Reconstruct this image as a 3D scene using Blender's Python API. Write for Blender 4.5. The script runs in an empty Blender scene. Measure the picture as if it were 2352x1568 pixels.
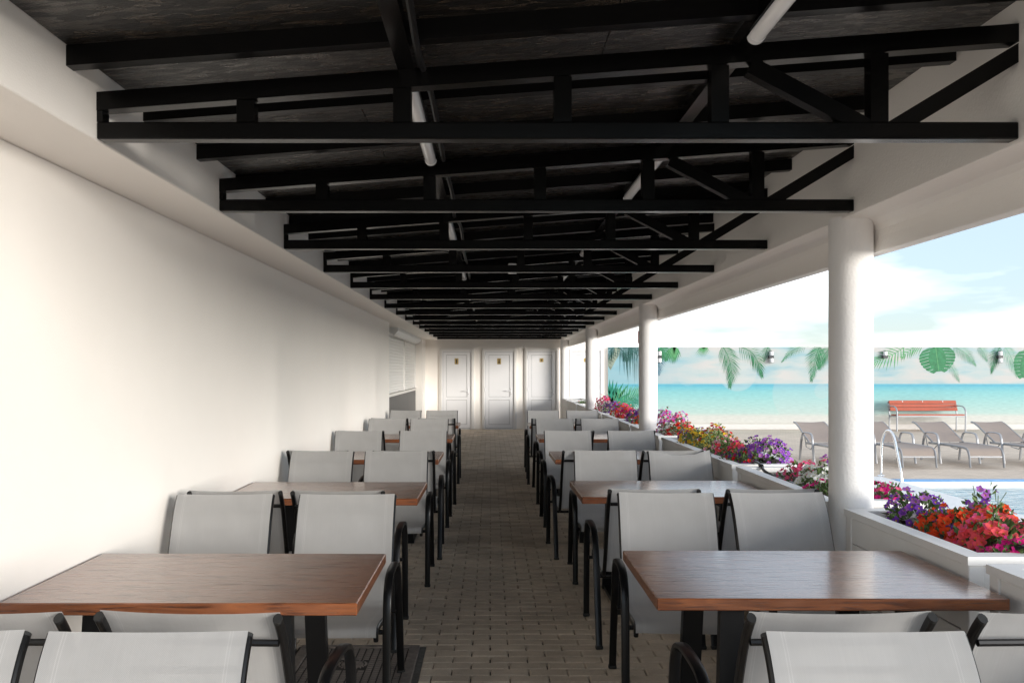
import bpy, math, random
from mathutils import Vector, Matrix
random.seed(7)
R = math.radians
S = bpy.context.scene
C = S.collection

# ------------------------------------------------------------------ camera
CAMH = 1.55
F = 2030.0            # focal length in 2352-px-wide picture units
cam = bpy.data.cameras.new("camera")
camo = bpy.data.objects.new("camera", cam)
C.objects.link(camo)
camo.location = (0, 0, CAMH)
camo.rotation_euler = (R(90), 0, 0)
cam.sensor_width = 36
cam.lens = 36 * F / 2352
cam.shift_x = 50 / 2352
cam.shift_y = 66 / 2352
cam.clip_start = 0.05
cam.clip_end = 2000
S.camera = camo

# ------------------------------------------------------------------ world, sun, exposure
SUN_EL, SUN_ROT = R(3.5), R(135)
w = bpy.data.worlds.new("World")
S.world = w
w.use_nodes = True
nt = w.node_tree
nt.nodes.clear()
def wn(t, **k):
    n = nt.nodes.new(t)
    for a, b in k.items():
        setattr(n, a, b)
    return n
sky = wn("ShaderNodeTexSky", sky_type='NISHITA', sun_disc=False, sun_elevation=SUN_EL, sun_rotation=SUN_ROT)
sky.air_density = 1.0
sky.dust_density = 0.0
sky.ozone_density = 4.0
bg1 = wn("ShaderNodeBackground")
bg1.inputs[1].default_value = 0.15
nt.links.new(sky.outputs[0], bg1.inputs[0])
bg2 = wn("ShaderNodeBackground")
bg2.inputs[1].default_value = 0.32
tc = wn("ShaderNodeTexCoord")
mp = wn("ShaderNodeMapping")
mp.inputs['Scale'].default_value = (1.6, 1.6, 7.0)
mp.inputs['Location'].default_value = (0.35, 0.1, 0.25)
nz = wn("ShaderNodeTexNoise")
nz.inputs['Scale'].default_value = 2.0
nz.inputs['Detail'].default_value = 5
nz.inputs['Roughness'].default_value = 0.5
rp = wn("ShaderNodeValToRGB")
rp.color_ramp.elements[0].position = 0.45
rp.color_ramp.elements[1].position = 0.68
rp.color_ramp.elements[0].color = (0.36, 0.40, 0.43, 1)
rp.color_ramp.elements[1].color = (1.0, 0.98, 0.955, 1)
mx = wn("ShaderNodeMixShader")
wo = wn("ShaderNodeOutputWorld")
L = nt.links.new
L(tc.outputs['Generated'], mp.inputs[0])
L(mp.outputs[0], nz.inputs['Vector'])
L(nz.outputs['Fac'], rp.inputs[0])
L(rp.outputs[0], bg2.inputs[0])
mx.inputs[0].default_value = 0.80
L(bg1.outputs[0], mx.inputs[1])
L(bg2.outputs[0], mx.inputs[2])
L(mx.outputs[0], wo.inputs[0])

sd = bpy.data.lights.new("sun", 'SUN')
sd.energy = 0.95
sd.angle = R(26)
sd.color = (1.0, 0.94, 0.86)
so = bpy.data.objects.new("sun", sd)
C.objects.link(so)
sdir = Vector((math.sin(SUN_ROT) * math.cos(SUN_EL), math.cos(SUN_ROT) * math.cos(SUN_EL), math.sin(SUN_EL)))
so.rotation_euler = sdir.to_track_quat('Z', 'Y').to_euler()
so.location = (20, -20, 40)

S.view_settings.view_transform = 'Standard'
S.view_settings.look = 'None'
S.view_settings.exposure = 2.75
S.view_settings.gamma = 1
S.view_settings.use_curve_mapping = False
S.render.engine = 'CYCLES'
S.cycles.max_bounces = 10
S.cycles.diffuse_bounces = 7
S.cycles.glossy_bounces = 4
S.cycles.transparent_max_bounces = 12

# ------------------------------------------------------------------ materials
MATS = {}
def mat(name, col, rough=0.5, metal=0.0, spec=0.5, bump=None, var=None, coat=0.0):
    """bump = (scale, strength, distance); var = (scale, amount) gentle colour variation"""
    m = bpy.data.materials.new(name)
    m.use_nodes = True
    n = m.node_tree.nodes
    l = m.node_tree.links
    b = n["Principled BSDF"]
    b.inputs['Base Color'].default_value = (*col, 1)
    b.inputs['Roughness'].default_value = rough
    b.inputs['Metallic'].default_value = metal
    b.inputs['Specular IOR Level'].default_value = spec
    b.inputs['Coat Weight'].default_value = coat
    b.inputs['Coat Roughness'].default_value = 0.15
    t = n.new("ShaderNodeTexCoord")
    if bump:
        z = n.new("ShaderNodeTexNoise")
        z.inputs['Scale'].default_value = bump[0]
        z.inputs['Detail'].default_value = 4
        z.inputs['Roughness'].default_value = 0.6
        bp = n.new("ShaderNodeBump")
        bp.inputs['Strength'].default_value = bump[1]
        bp.inputs['Distance'].default_value = bump[2]
        l.new(t.outputs['Object'], z.inputs['Vector'])
        l.new(z.outputs['Fac'], bp.inputs['Height'])
        l.new(bp.outputs[0], b.inputs['Normal'])
    if var:
        z2 = n.new("ShaderNodeTexNoise")
        z2.inputs['Scale'].default_value = var[0]
        z2.inputs['Detail'].default_value = 6
        z2.inputs['Roughness'].default_value = 0.65
        mr = n.new("ShaderNodeMapRange")
        mr.inputs[1].default_value = 0.3
        mr.inputs[2].default_value = 0.7
        mr.inputs[3].default_value = 1 - var[1]
        mr.inputs[4].default_value = 1 + var[1]
        mu = n.new("ShaderNodeMix")
        mu.data_type = 'RGBA'
        mu.blend_type = 'MULTIPLY'
        mu.inputs[0].default_value = 1
        mu.inputs[6].default_value = (*col, 1)
        l.new(t.outputs['Object'], z2.inputs['Vector'])
        l.new(z2.outputs['Fac'], mr.inputs[0])
        l.new(mr.outputs[0], mu.inputs[7])
        l.new(mu.outputs[2], b.inputs['Base Color'])
    MATS[name] = m
    return m
def nodes(m):
    return m.node_tree.nodes, m.node_tree.links, m.node_tree.nodes["Principled BSDF"]

mat('plaster', (0.89, 0.85, 0.805), 0.75, bump=(140, 0.35, 0.004), var=(1.3, 0.015))
mat('stucco', (0.84, 0.825, 0.81), 0.7, bump=(75, 0.32, 0.008))
mat('fascia', (0.88, 0.85, 0.81), 0.8, bump=(90, 0.45, 0.006))
mat('black_steel', (0.002, 0.0018, 0.0018), 0.24, spec=0.2, bump=(60, 0.12, 0.003))
mat('black_timber', (0.002, 0.0018, 0.0018), 0.34, spec=0.22, bump=(45, 0.25, 0.004))
mat('chair_metal', (0.005, 0.005, 0.0055), 0.32, spec=0.35)
mat('rubber', (0.012, 0.012, 0.012), 0.6)
mat('table_metal', (0.006, 0.006, 0.0065), 0.42, spec=0.3, bump=(300, 0.1, 0.001))
mat('pvc', (0.74, 0.74, 0.755), 0.32, spec=0.45)
mat('trim', (0.72, 0.705, 0.685), 0.5)
mat('gasket', (0.10, 0.10, 0.105), 0.6)
mat('brass', (0.50, 0.36, 0.14), 0.38, metal=0.6)
mat('ink', (0.025, 0.015, 0.008), 0.6)
mat('planter', (0.80, 0.79, 0.77), 0.5, bump=(200, 0.12, 0.001), var=(5, 0.03))
mat('soil', (0.050, 0.034, 0.024), 0.95, bump=(80, 1.0, 0.02), var=(40, 0.5))
mat('hose', (0.012, 0.012, 0.013), 0.3)
mat('lamp_shell', (0.88, 0.88, 0.89), 0.35)
mat('lamp_lens', (0.92, 0.92, 0.93), 0.14, spec=0.6)
mat('lounger_frame', (0.30, 0.305, 0.32), 0.40, metal=0.35)
mat('lounger_fabric', (0.275, 0.225, 0.195), 0.8, bump=(400, 0.2, 0.001), var=(3, 0.05))
mat('bench_wood', (0.38, 0.075, 0.034), 0.5, bump=(60, 0.1, 0.002), var=(6, 0.10))
mat('bench_metal', (0.29, 0.30, 0.32), 0.42, metal=0.3)
mat('screw', (0.85, 0.85, 0.85), 0.4)
mat('chrome', (0.80, 0.81, 0.82), 0.10, metal=1.0)
mat('coping', (0.68, 0.69, 0.69), 0.55, var=(3, 0.04))
mat('pool_tile', (0.42, 0.62, 0.70), 0.3, var=(0.8, 0.1))
mat('tile_blue', (0.10, 0.26, 0.50), 0.3)
mat('lantern_dark', (0.035, 0.036, 0.04), 0.45)
mat('lantern_glass', (0.52, 0.53, 0.54), 0.12)
mat('shutter', (0.80, 0.785, 0.76), 0.42)
mat('shutter_box', (0.70, 0.715, 0.71), 0.42)
mat('sill', (0.74, 0.71, 0.67), 0.5)
mat('red_sign', (0.55, 0.02, 0.06), 0.5)
mat('cast_iron', (0.17, 0.145, 0.128), 0.62, bump=(120, 0.4, 0.002), var=(25, 0.35))
mat('plate_dark', (0.035, 0.030, 0.026), 0.85)
mat('broken_mortar', (0.10, 0.095, 0.085), 0.9, bump=(60, 0.9, 0.01), var=(30, 0.35))
mat('leaf', (0.10, 0.17, 0.045), 0.55, var=(30, 0.45))
mat('leaf_pale', (0.17, 0.24, 0.075), 0.55, var=(30, 0.4))
mat('sand_bed', (0.045, 0.038, 0.030), 0.95)
mat('render_wall', (0.62, 0.61, 0.59), 0.8, bump=(80, 0.3, 0.004))

# petals
def petal(name, col):
    m = mat(name, col, 0.6, spec=0.25)
    n, l, b = nodes(m)
    tr = n.new("ShaderNodeBsdfTranslucent")
    tr.inputs[0].default_value = (*[min(1, c * 1.15) for c in col], 1)
    ms = n.new("ShaderNodeMixShader")
    ms.inputs[0].default_value = 0.35
    l.new(b.outputs[0], ms.inputs[1])
    l.new(tr.outputs[0], ms.inputs[2])
    l.new(ms.outputs[0], n["Material Output"].inputs[0])
PET = {
    'violet': ((0.240, 0.060, 0.504), (0.850, 0.504, 0.024)),
    'lilac': ((0.504, 0.168, 0.600), (0.660, 0.312, 0.036)),
    'orange': ((0.816, 0.078, 0.014), (0.540, 0.060, 0.012)),
    'red': ((0.660, 0.019, 0.022), (0.360, 0.012, 0.012)),
    'coral': ((0.850, 0.102, 0.120), (0.850, 0.264, 0.024)),
    'pink': ((0.850, 0.120, 0.288), (0.840, 0.360, 0.072)),
    'magenta': ((0.744, 0.017, 0.240), (0.360, 0.012, 0.096)),
    'purple': ((0.156, 0.024, 0.264), (0.120, 0.024, 0.120)),
    'white': ((0.850, 0.850, 0.816), (0.600, 0.624, 0.240)),
    'yellow': ((0.850, 0.552, 0.042), (0.660, 0.300, 0.012)),
    'pale_pink': ((0.850, 0.408, 0.528), (0.720, 0.300, 0.120)),
}
for k, (a, b_) in PET.items():
    petal('petal_' + k, a)
    petal('throat_' + k, b_)

# sling fabric: woven mesh, slightly see-through
def make_fabric():
    m = mat('sling', (0.40, 0.395, 0.385), 0.72, spec=0.25)
    n, l, b = nodes(m)
    uv = n.new("ShaderNodeUVMap")
    sp = n.new("ShaderNodeSeparateXYZ")
    l.new(uv.outputs[0], sp.inputs[0])
    # weave: product of sines in u,v (u in metres across, v in metres along)
    def wave(out, k):
        a = n.new("ShaderNodeMath"); a.operation = 'MULTIPLY'; a.inputs[1].default_value = k
        s = n.new("ShaderNodeMath"); s.operation = 'SINE'
        l.new(out, a.inputs[0]); l.new(a.outputs[0], s.inputs[0])
        return s.outputs[0]
    su, sv = wave(sp.outputs[0], 2 * math.pi / 0.0042), wave(sp.outputs[1], 2 * math.pi / 0.0036)
    pr = n.new("ShaderNodeMath"); pr.operation = 'MULTIPLY'
    l.new(su, pr.inputs[0]); l.new(sv, pr.inputs[1])
    bp = n.new("ShaderNodeBump"); bp.inputs['Strength'].default_value = 0.35; bp.inputs['Distance'].default_value = 0.001
    l.new(pr.outputs[0], bp.inputs['Height']); l.new(bp.outputs[0], b.inputs['Normal'])
    # seam: brighter stitched band near both side edges
    ab = n.new("ShaderNodeMath"); ab.operation = 'ABSOLUTE'
    l.new(sp.outputs[0], ab.inputs[0])
    def band(c, wd):
        s = n.new("ShaderNodeMath"); s.operation = 'SUBTRACT'; s.inputs[1].default_value = c
        a2 = n.new("ShaderNodeMath"); a2.operation = 'ABSOLUTE'
        lt = n.new("ShaderNodeMath"); lt.operation = 'LESS_THAN'; lt.inputs[1].default_value = wd
        l.new(ab.outputs[0], s.inputs[0]); l.new(s.outputs[0], a2.inputs[0]); l.new(a2.outputs[0], lt.inputs[0])
        return lt.outputs[0]
    b1, b2 = band(0.190, 0.0013), band(0.197, 0.0013)
    ad = n.new("ShaderNodeMath"); ad.operation = 'ADD'; l.new(b1, ad.inputs[0]); l.new(b2, ad.inputs[1])
    nz_ = n.new("ShaderNodeTexNoise"); nz_.inputs['Scale'].default_value = 9; nz_.inputs['Detail'].default_value = 5
    t = n.new("ShaderNodeTexCoord"); l.new(t.outputs['Object'], nz_.inputs['Vector'])
    # fine vertical thread streaks
    mp_ = n.new("ShaderNodeMapping"); mp_.inputs['Scale'].default_value = (260, 6, 6)
    n3 = n.new("ShaderNodeTexNoise"); n3.inputs['Scale'].default_value = 1.0; n3.inputs['Detail'].default_value = 2
    l.new(uv.outputs[0], mp_.inputs[0]); l.new(mp_.outputs[0], n3.inputs['Vector'])
    mr = n.new("ShaderNodeMapRange"); mr.inputs[3].default_value = 0.88; mr.inputs[4].default_value = 1.12
    l.new(nz_.outputs['Fac'], mr.inputs[0])
    mr2 = n.new("ShaderNodeMapRange"); mr2.inputs[3].default_value = 0.94; mr2.inputs[4].default_value = 1.06
    l.new(n3.outputs['Fac'], mr2.inputs[0])
    mr3 = n.new("ShaderNodeMapRange"); mr3.inputs[1].default_value = -1; mr3.inputs[3].default_value = 0.78; mr3.inputs[4].default_value = 1.12
    l.new(pr.outputs[0], mr3.inputs[0])
    p1 = n.new("ShaderNodeMath"); p1.operation = 'MULTIPLY'; l.new(mr.outputs[0], p1.inputs[0]); l.new(mr2.outputs[0], p1.inputs[1])
    p2 = n.new("ShaderNodeMath"); p2.operation = 'MULTIPLY'; l.new(p1.outputs[0], p2.inputs[0]); l.new(mr3.outputs[0], p2.inputs[1])
    p3 = n.new("ShaderNodeMath"); p3.operation = 'MULTIPLY_ADD'; p3.inputs[1].default_value = 0.16; l.new(ad.outputs[0], p3.inputs[0]); l.new(p2.outputs[0], p3.inputs[2])
    mu = n.new("ShaderNodeMix"); mu.data_type = 'RGBA'; mu.blend_type = 'MULTIPLY'; mu.inputs[0].default_value = 1
    mu.inputs[6].default_value = (0.49, 0.485, 0.48, 1)
    l.new(p3.outputs[0], mu.inputs[7]); l.new(mu.outputs[2], b.inputs['Base Color'])
    tl = n.new("ShaderNodeBsdfTranslucent"); tl.inputs[0].default_value = (0.70, 0.69, 0.68, 1)
    tp = n.new("ShaderNodeBsdfTransparent")
    m1 = n.new("ShaderNodeMixShader"); m1.inputs[0].default_value = 0.30
    l.new(b.outputs[0], m1.inputs[1]); l.new(tl.outputs[0], m1.inputs[2])
    m2 = n.new("ShaderNodeMixShader"); m2.inputs[0].default_value = 0.09
    l.new(m1.outputs[0], m2.inputs[1]); l.new(tp.outputs[0], m2.inputs[2])
    l.new(m2.outputs[0], n["Material Output"].inputs[0])
make_fabric()

# varnished reddish wood
def make_wood(name, dark, light, rough):
    m = mat(name, light, rough, spec=0.55, coat=0.5)
    n, l, b = nodes(m)
    b.inputs['Coat IOR'].default_value = 1.6
    b.inputs['Coat Roughness'].default_value = 0.17
    t = n.new("ShaderNodeTexCoord")
    oi = n.new("ShaderNodeObjectInfo")
    ad = n.new("ShaderNodeVectorMath"); ad.operation = 'ADD'
    sc_ = n.new("ShaderNodeVectorMath"); sc_.operation = 'SCALE'; sc_.inputs['Scale'].default_value = 7.3
    l.new(oi.outputs['Location'], sc_.inputs[0])
    l.new(t.outputs['Object'], ad.inputs[0]); l.new(sc_.outputs[0], ad.inputs[1])
    mp_ = n.new("ShaderNodeMapping"); mp_.inputs['Scale'].default_value = (1.1, 9, 9)
    l.new(ad.outputs[0], mp_.inputs[0])
    a = n.new("ShaderNodeTexNoise"); a.inputs['Scale'].default_value = 2.2; a.inputs['Detail'].default_value = 8; a.inputs['Distortion'].default_value = 1.4
    l.new(mp_.outputs[0], a.inputs['Vector'])
    mp2 = n.new("ShaderNodeMapping"); mp2.inputs['Scale'].default_value = (5, 85, 85)
    l.new(ad.outputs[0], mp2.inputs[0])
    p = n.new("ShaderNodeTexNoise"); p.inputs['Scale'].default_value = 1.6; p.inputs['Detail'].default_value = 3
    l.new(mp2.outputs[0], p.inputs['Vector'])
    r = n.new("ShaderNodeValToRGB")
    r.color_ramp.elements[0].position = 0.32; r.color_ramp.elements[0].color = (*dark, 1)
    r.color_ramp.elements[1].position = 0.68; r.color_ramp.elements[1].color = (*light, 1)
    l.new(a.outputs['Fac'], r.inputs[0])
    r2 = n.new("ShaderNodeValToRGB")
    r2.color_ramp.elements[0].position = 0.36; r2.color_ramp.elements[0].color = (0.35, 0.30, 0.28, 1)
    r2.color_ramp.elements[1].position = 0.47; r2.color_ramp.elements[1].color = (1, 1, 1, 1)
    l.new(p.outputs['Fac'], r2.inputs[0])
    mu = n.new("ShaderNodeMix"); mu.data_type = 'RGBA'; mu.blend_type = 'MULTIPLY'; mu.inputs[0].default_value = 0.92
    l.new(r.outputs[0], mu.inputs[6]); l.new(r2.outputs[0], mu.inputs[7]); l.new(mu.outputs[2], b.inputs['Base Color'])
    bp = n.new("ShaderNodeBump"); bp.inputs['Strength'].default_value = 0.05; bp.inputs['Distance'].default_value = 0.001
    l.new(r2.outputs[0], bp.inputs['Height']); l.new(bp.outputs[0], b.inputs['Normal'])
    mr = n.new("ShaderNodeMapRange"); mr.inputs[3].default_value = rough + 0.10; mr.inputs[4].default_value = rough - 0.03
    l.new(r2.outputs[0], mr.inputs[0]); l.new(mr.outputs[0], b.inputs['Roughness'])
    return m
make_wood('table_wood', (0.115, 0.035, 0.013), (0.26, 0.088, 0.033), 0.27)

# pavers of the walkway
def make_paver():
    m = mat('paver', (0.2, 0.18, 0.15), 0.7, spec=0.35)
    n, l, b = nodes(m)
    g = n.new("ShaderNodeNewGeometry")
    r = n.new("ShaderNodeValToRGB")
    e = r.color_ramp.elements
    e[0].color = (0.44, 0.358, 0.270, 1); e[1].color = (0.59, 0.495, 0.388, 1)
    x = e.new(0.5); x.color = (0.515, 0.424, 0.328, 1)
    l.new(g.outputs['Random Per Island'], r.inputs[0])
    z = n.new("ShaderNodeTexNoise"); z.inputs['Scale'].default_value = 2.2; z.inputs['Detail'].default_value = 8; z.inputs['Roughness'].default_value = 0.7
    l.new(g.outputs['Position'], z.inputs['Vector'])
    mr = n.new("ShaderNodeMapRange"); mr.inputs[1].default_value = 0.3; mr.inputs[2].default_value = 0.7; mr.inputs[3].default_value = 0.68; mr.inputs[4].default_value = 1.22
    l.new(z.outputs['Fac'], mr.inputs[0])
    z2 = n.new("ShaderNodeTexNoise"); z2.inputs['Scale'].default_value = 220; z2.inputs['Detail'].default_value = 3
    l.new(g.outputs['Position'], z2.inputs['Vector'])
    mr2 = n.new("ShaderNodeMapRange"); mr2.inputs[1].default_value = 0.3; mr2.inputs[2].default_value = 0.7; mr2.inputs[3].default_value = 0.85; mr2.inputs[4].default_value = 1.15
    l.new(z2.outputs['Fac'], mr2.inputs[0])
    p = n.new("ShaderNodeMath"); p.operation = 'MULTIPLY'; l.new(mr.outputs[0], p.inputs[0]); l.new(mr2.outputs[0], p.inputs[1])
    mu = n.new("ShaderNodeMix"); mu.data_type = 'RGBA'; mu.blend_type = 'MULTIPLY'; mu.inputs[0].default_value = 1
    l.new(r.outputs[0], mu.inputs[6]); l.new(p.outputs[0], mu.inputs[7]); l.new(mu.outputs[2], b.inputs['Base Color'])
    bp = n.new("ShaderNodeBump"); bp.inputs['Strength'].default_value = 0.35; bp.inputs['Distance'].default_value = 0.002
    l.new(z2.outputs['Fac'], bp.inputs['Height']); l.new(bp.outputs[0], b.inputs['Normal'])
make_paver()

def make_patio():
    m = mat('patio', (0.25, 0.23, 0.2), 0.85, spec=0.3)
    n, l, b = nodes(m)
    t = n.new("ShaderNodeTexCoord")
    br = n.new("ShaderNodeTexBrick")
    br.offset = 0.5
    br.inputs['Color1'].default_value = (0.62, 0.520, 0.425, 1)
    br.inputs['Color2'].default_value = (0.54, 0.453, 0.37, 1)
    br.inputs['Mortar'].default_value = (0.40, 0.335, 0.27, 1)
    br.inputs['Scale'].default_value = 1.0
    br.inputs['Mortar Size'].default_value = 0.004
    br.inputs['Brick Width'].default_value = 0.2
    br.inputs['Row Height'].default_value = 0.1
    l.new(t.outputs['Object'], br.inputs['Vector'])
    z = n.new("ShaderNodeTexNoise"); z.inputs['Scale'].default_value = 0.9; z.inputs['Detail'].default_value = 8; z.inputs['Roughness'].default_value = 0.7
    l.new(t.outputs['Object'], z.inputs['Vector'])
    mr = n.new("ShaderNodeMapRange"); mr.inputs[1].default_value = 0.3; mr.inputs[2].default_value = 0.7; mr.inputs[3].default_value = 0.88; mr.inputs[4].default_value = 1.12
    l.new(z.outputs['Fac'], mr.inputs[0])
    mu = n.new("ShaderNodeMix"); mu.data_type = 'RGBA'; mu.blend_type = 'MULTIPLY'; mu.inputs[0].default_value = 1
    l.new(br.outputs['Color'], mu.inputs[6]); l.new(mr.outputs[0], mu.inputs[7]); l.new(mu.outputs[2], b.inputs['Base Color'])
make_patio()

# black painted strand board
def make_osb():
    m = mat('strand_board', (0.02, 0.017, 0.015), 0.32, spec=0.8)
    n, l, b = nodes(m)
    t = n.new("ShaderNodeTexCoord")
    cur = sh = None
    for i, (ang, sx, sy) in enumerate(((14, 12, 44), (-42, 13, 50), (66, 11, 44), (-84, 12, 46), (28, 14, 56), (-18, 12, 60))):
        mp_ = n.new("ShaderNodeMapping")
        mp_.inputs['Rotation'].default_value = (0, 0, R(ang))
        mp_.inputs['Scale'].default_value = (sx, sy, 1)
        mp_.inputs['Location'].default_value = (i * 3.1, i * 1.7, 0)
        v = n.new("ShaderNodeTexVoronoi"); v.inputs['Scale'].default_value = 1.0; v.voronoi_dimensions = '2D'; v.inputs['Randomness'].default_value = 1
        l.new(t.outputs['Object'], mp_.inputs[0]); l.new(mp_.outputs[0], v.inputs['Vector'])
        sp = n.new("ShaderNodeSeparateColor"); l.new(v.outputs['Color'], sp.inputs[0])
        if cur is None:
            cur, sh = sp.outputs[0], sp.outputs[1]
        else:
            gt = n.new("ShaderNodeMath"); gt.operation = 'GREATER_THAN'
            l.new(sp.outputs[0], gt.inputs[0]); l.new(cur, gt.inputs[1])
            mxx = n.new("ShaderNodeMath"); mxx.operation = 'MAXIMUM'
            l.new(cur, mxx.inputs[0]); l.new(sp.outputs[0], mxx.inputs[1])
            ms = n.new("ShaderNodeMix"); ms.data_type = 'FLOAT'
            l.new(gt.outputs[0], ms.inputs[0]); l.new(sh, ms.inputs[2]); l.new(sp.outputs[1], ms.inputs[3])
            cur, sh = mxx.outputs[0], ms.outputs[0]
    h = sh
    pw = n.new("ShaderNodeMath"); pw.operation = 'POWER'; pw.inputs[1].default_value = 1.6
    l.new(h, pw.inputs[0])
    z = n.new("ShaderNodeTexNoise"); z.inputs['Scale'].default_value = 120; z.inputs['Detail'].default_value = 3
    l.new(t.outputs['Object'], z.inputs['Vector'])
    a = n.new("ShaderNodeMath"); a.operation = 'MULTIPLY_ADD'; a.inputs[1].default_value = 0.25
    l.new(z.outputs['Fac'], a.inputs[0]); l.new(pw.outputs[0], a.inputs[2])
    bp = n.new("ShaderNodeBump"); bp.inputs['Strength'].default_value = 1.0; bp.inputs['Distance'].default_value = 0.010
    l.new(a.outputs[0], bp.inputs['Height']); l.new(bp.outputs[0], b.inputs['Normal'])
    r = n.new("ShaderNodeValToRGB")
    r.color_ramp.elements[0].position = 0.25; r.color_ramp.elements[0].color = (0.003, 0.0025, 0.0022, 1)
    r.color_ramp.elements[1].position = 0.95; r.color_ramp.elements[1].color = (0.055, 0.043, 0.033, 1)
    l.new(pw.outputs[0], r.inputs[0]); l.new(r.outputs[0], b.inputs['Base Color'])
    rr = n.new("ShaderNodeMapRange"); rr.inputs[3].default_value = 0.50; rr.inputs[4].default_value = 0.16
    l.new(pw.outputs[0], rr.inputs[0]); l.new(rr.outputs[0], b.inputs['Roughness'])
make_osb()

# dark slatted panel under the counter
def make_panel():
    m = mat('counter_panel', (0.10, 0.10, 0.10), 0.5)
    n, l, b = nodes(m)
    t = n.new("ShaderNodeTexCoord")
    mp_ = n.new("ShaderNodeMapping"); mp_.inputs['Scale'].default_value = (1, 14, 0.6)
    z = n.new("ShaderNodeTexNoise"); z.inputs['Scale'].default_value = 3; z.inputs['Detail'].default_value = 5
    l.new(t.outputs['Object'], mp_.inputs[0]); l.new(mp_.outputs[0], z.inputs['Vector'])
    r = n.new("ShaderNodeValToRGB")
    r.color_ramp.elements[0].color = (0.045, 0.043, 0.041, 1); r.color_ramp.elements[1].color = (0.10, 0.096, 0.092, 1)
    l.new(z.outputs['Fac'], r.inputs[0]); l.new(r.outputs[0], b.inputs['Base Color'])
make_panel()

# water
def make_water():
    m = mat('water', (0.80, 0.92, 0.95), 0.03)
    n, l, b = nodes(m)
    b.inputs['Transmission Weight'].default_value = 1
    b.inputs['IOR'].default_value = 1.33
    t = n.new("ShaderNodeTexCoord")
    mp_ = n.new("ShaderNodeMapping"); mp_.inputs['Scale'].default_value = (1.0, 1.9, 1)
    z = n.new("ShaderNodeTexNoise"); z.inputs['Scale'].default_value = 3.4; z.inputs['Detail'].default_value = 3; z.inputs['Distortion'].default_value = 0.6
    l.new(t.outputs['Object'], mp_.inputs[0]); l.new(mp_.outputs[0], z.inputs['Vector'])
    bp = n.new("ShaderNodeBump"); bp.inputs['Strength'].default_value = 1.0; bp.inputs['Distance'].default_value = 0.13
    l.new(z.outputs['Fac'], bp.inputs['Height']); l.new(bp.outputs[0], b.inputs['Normal'])
make_water()

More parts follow.
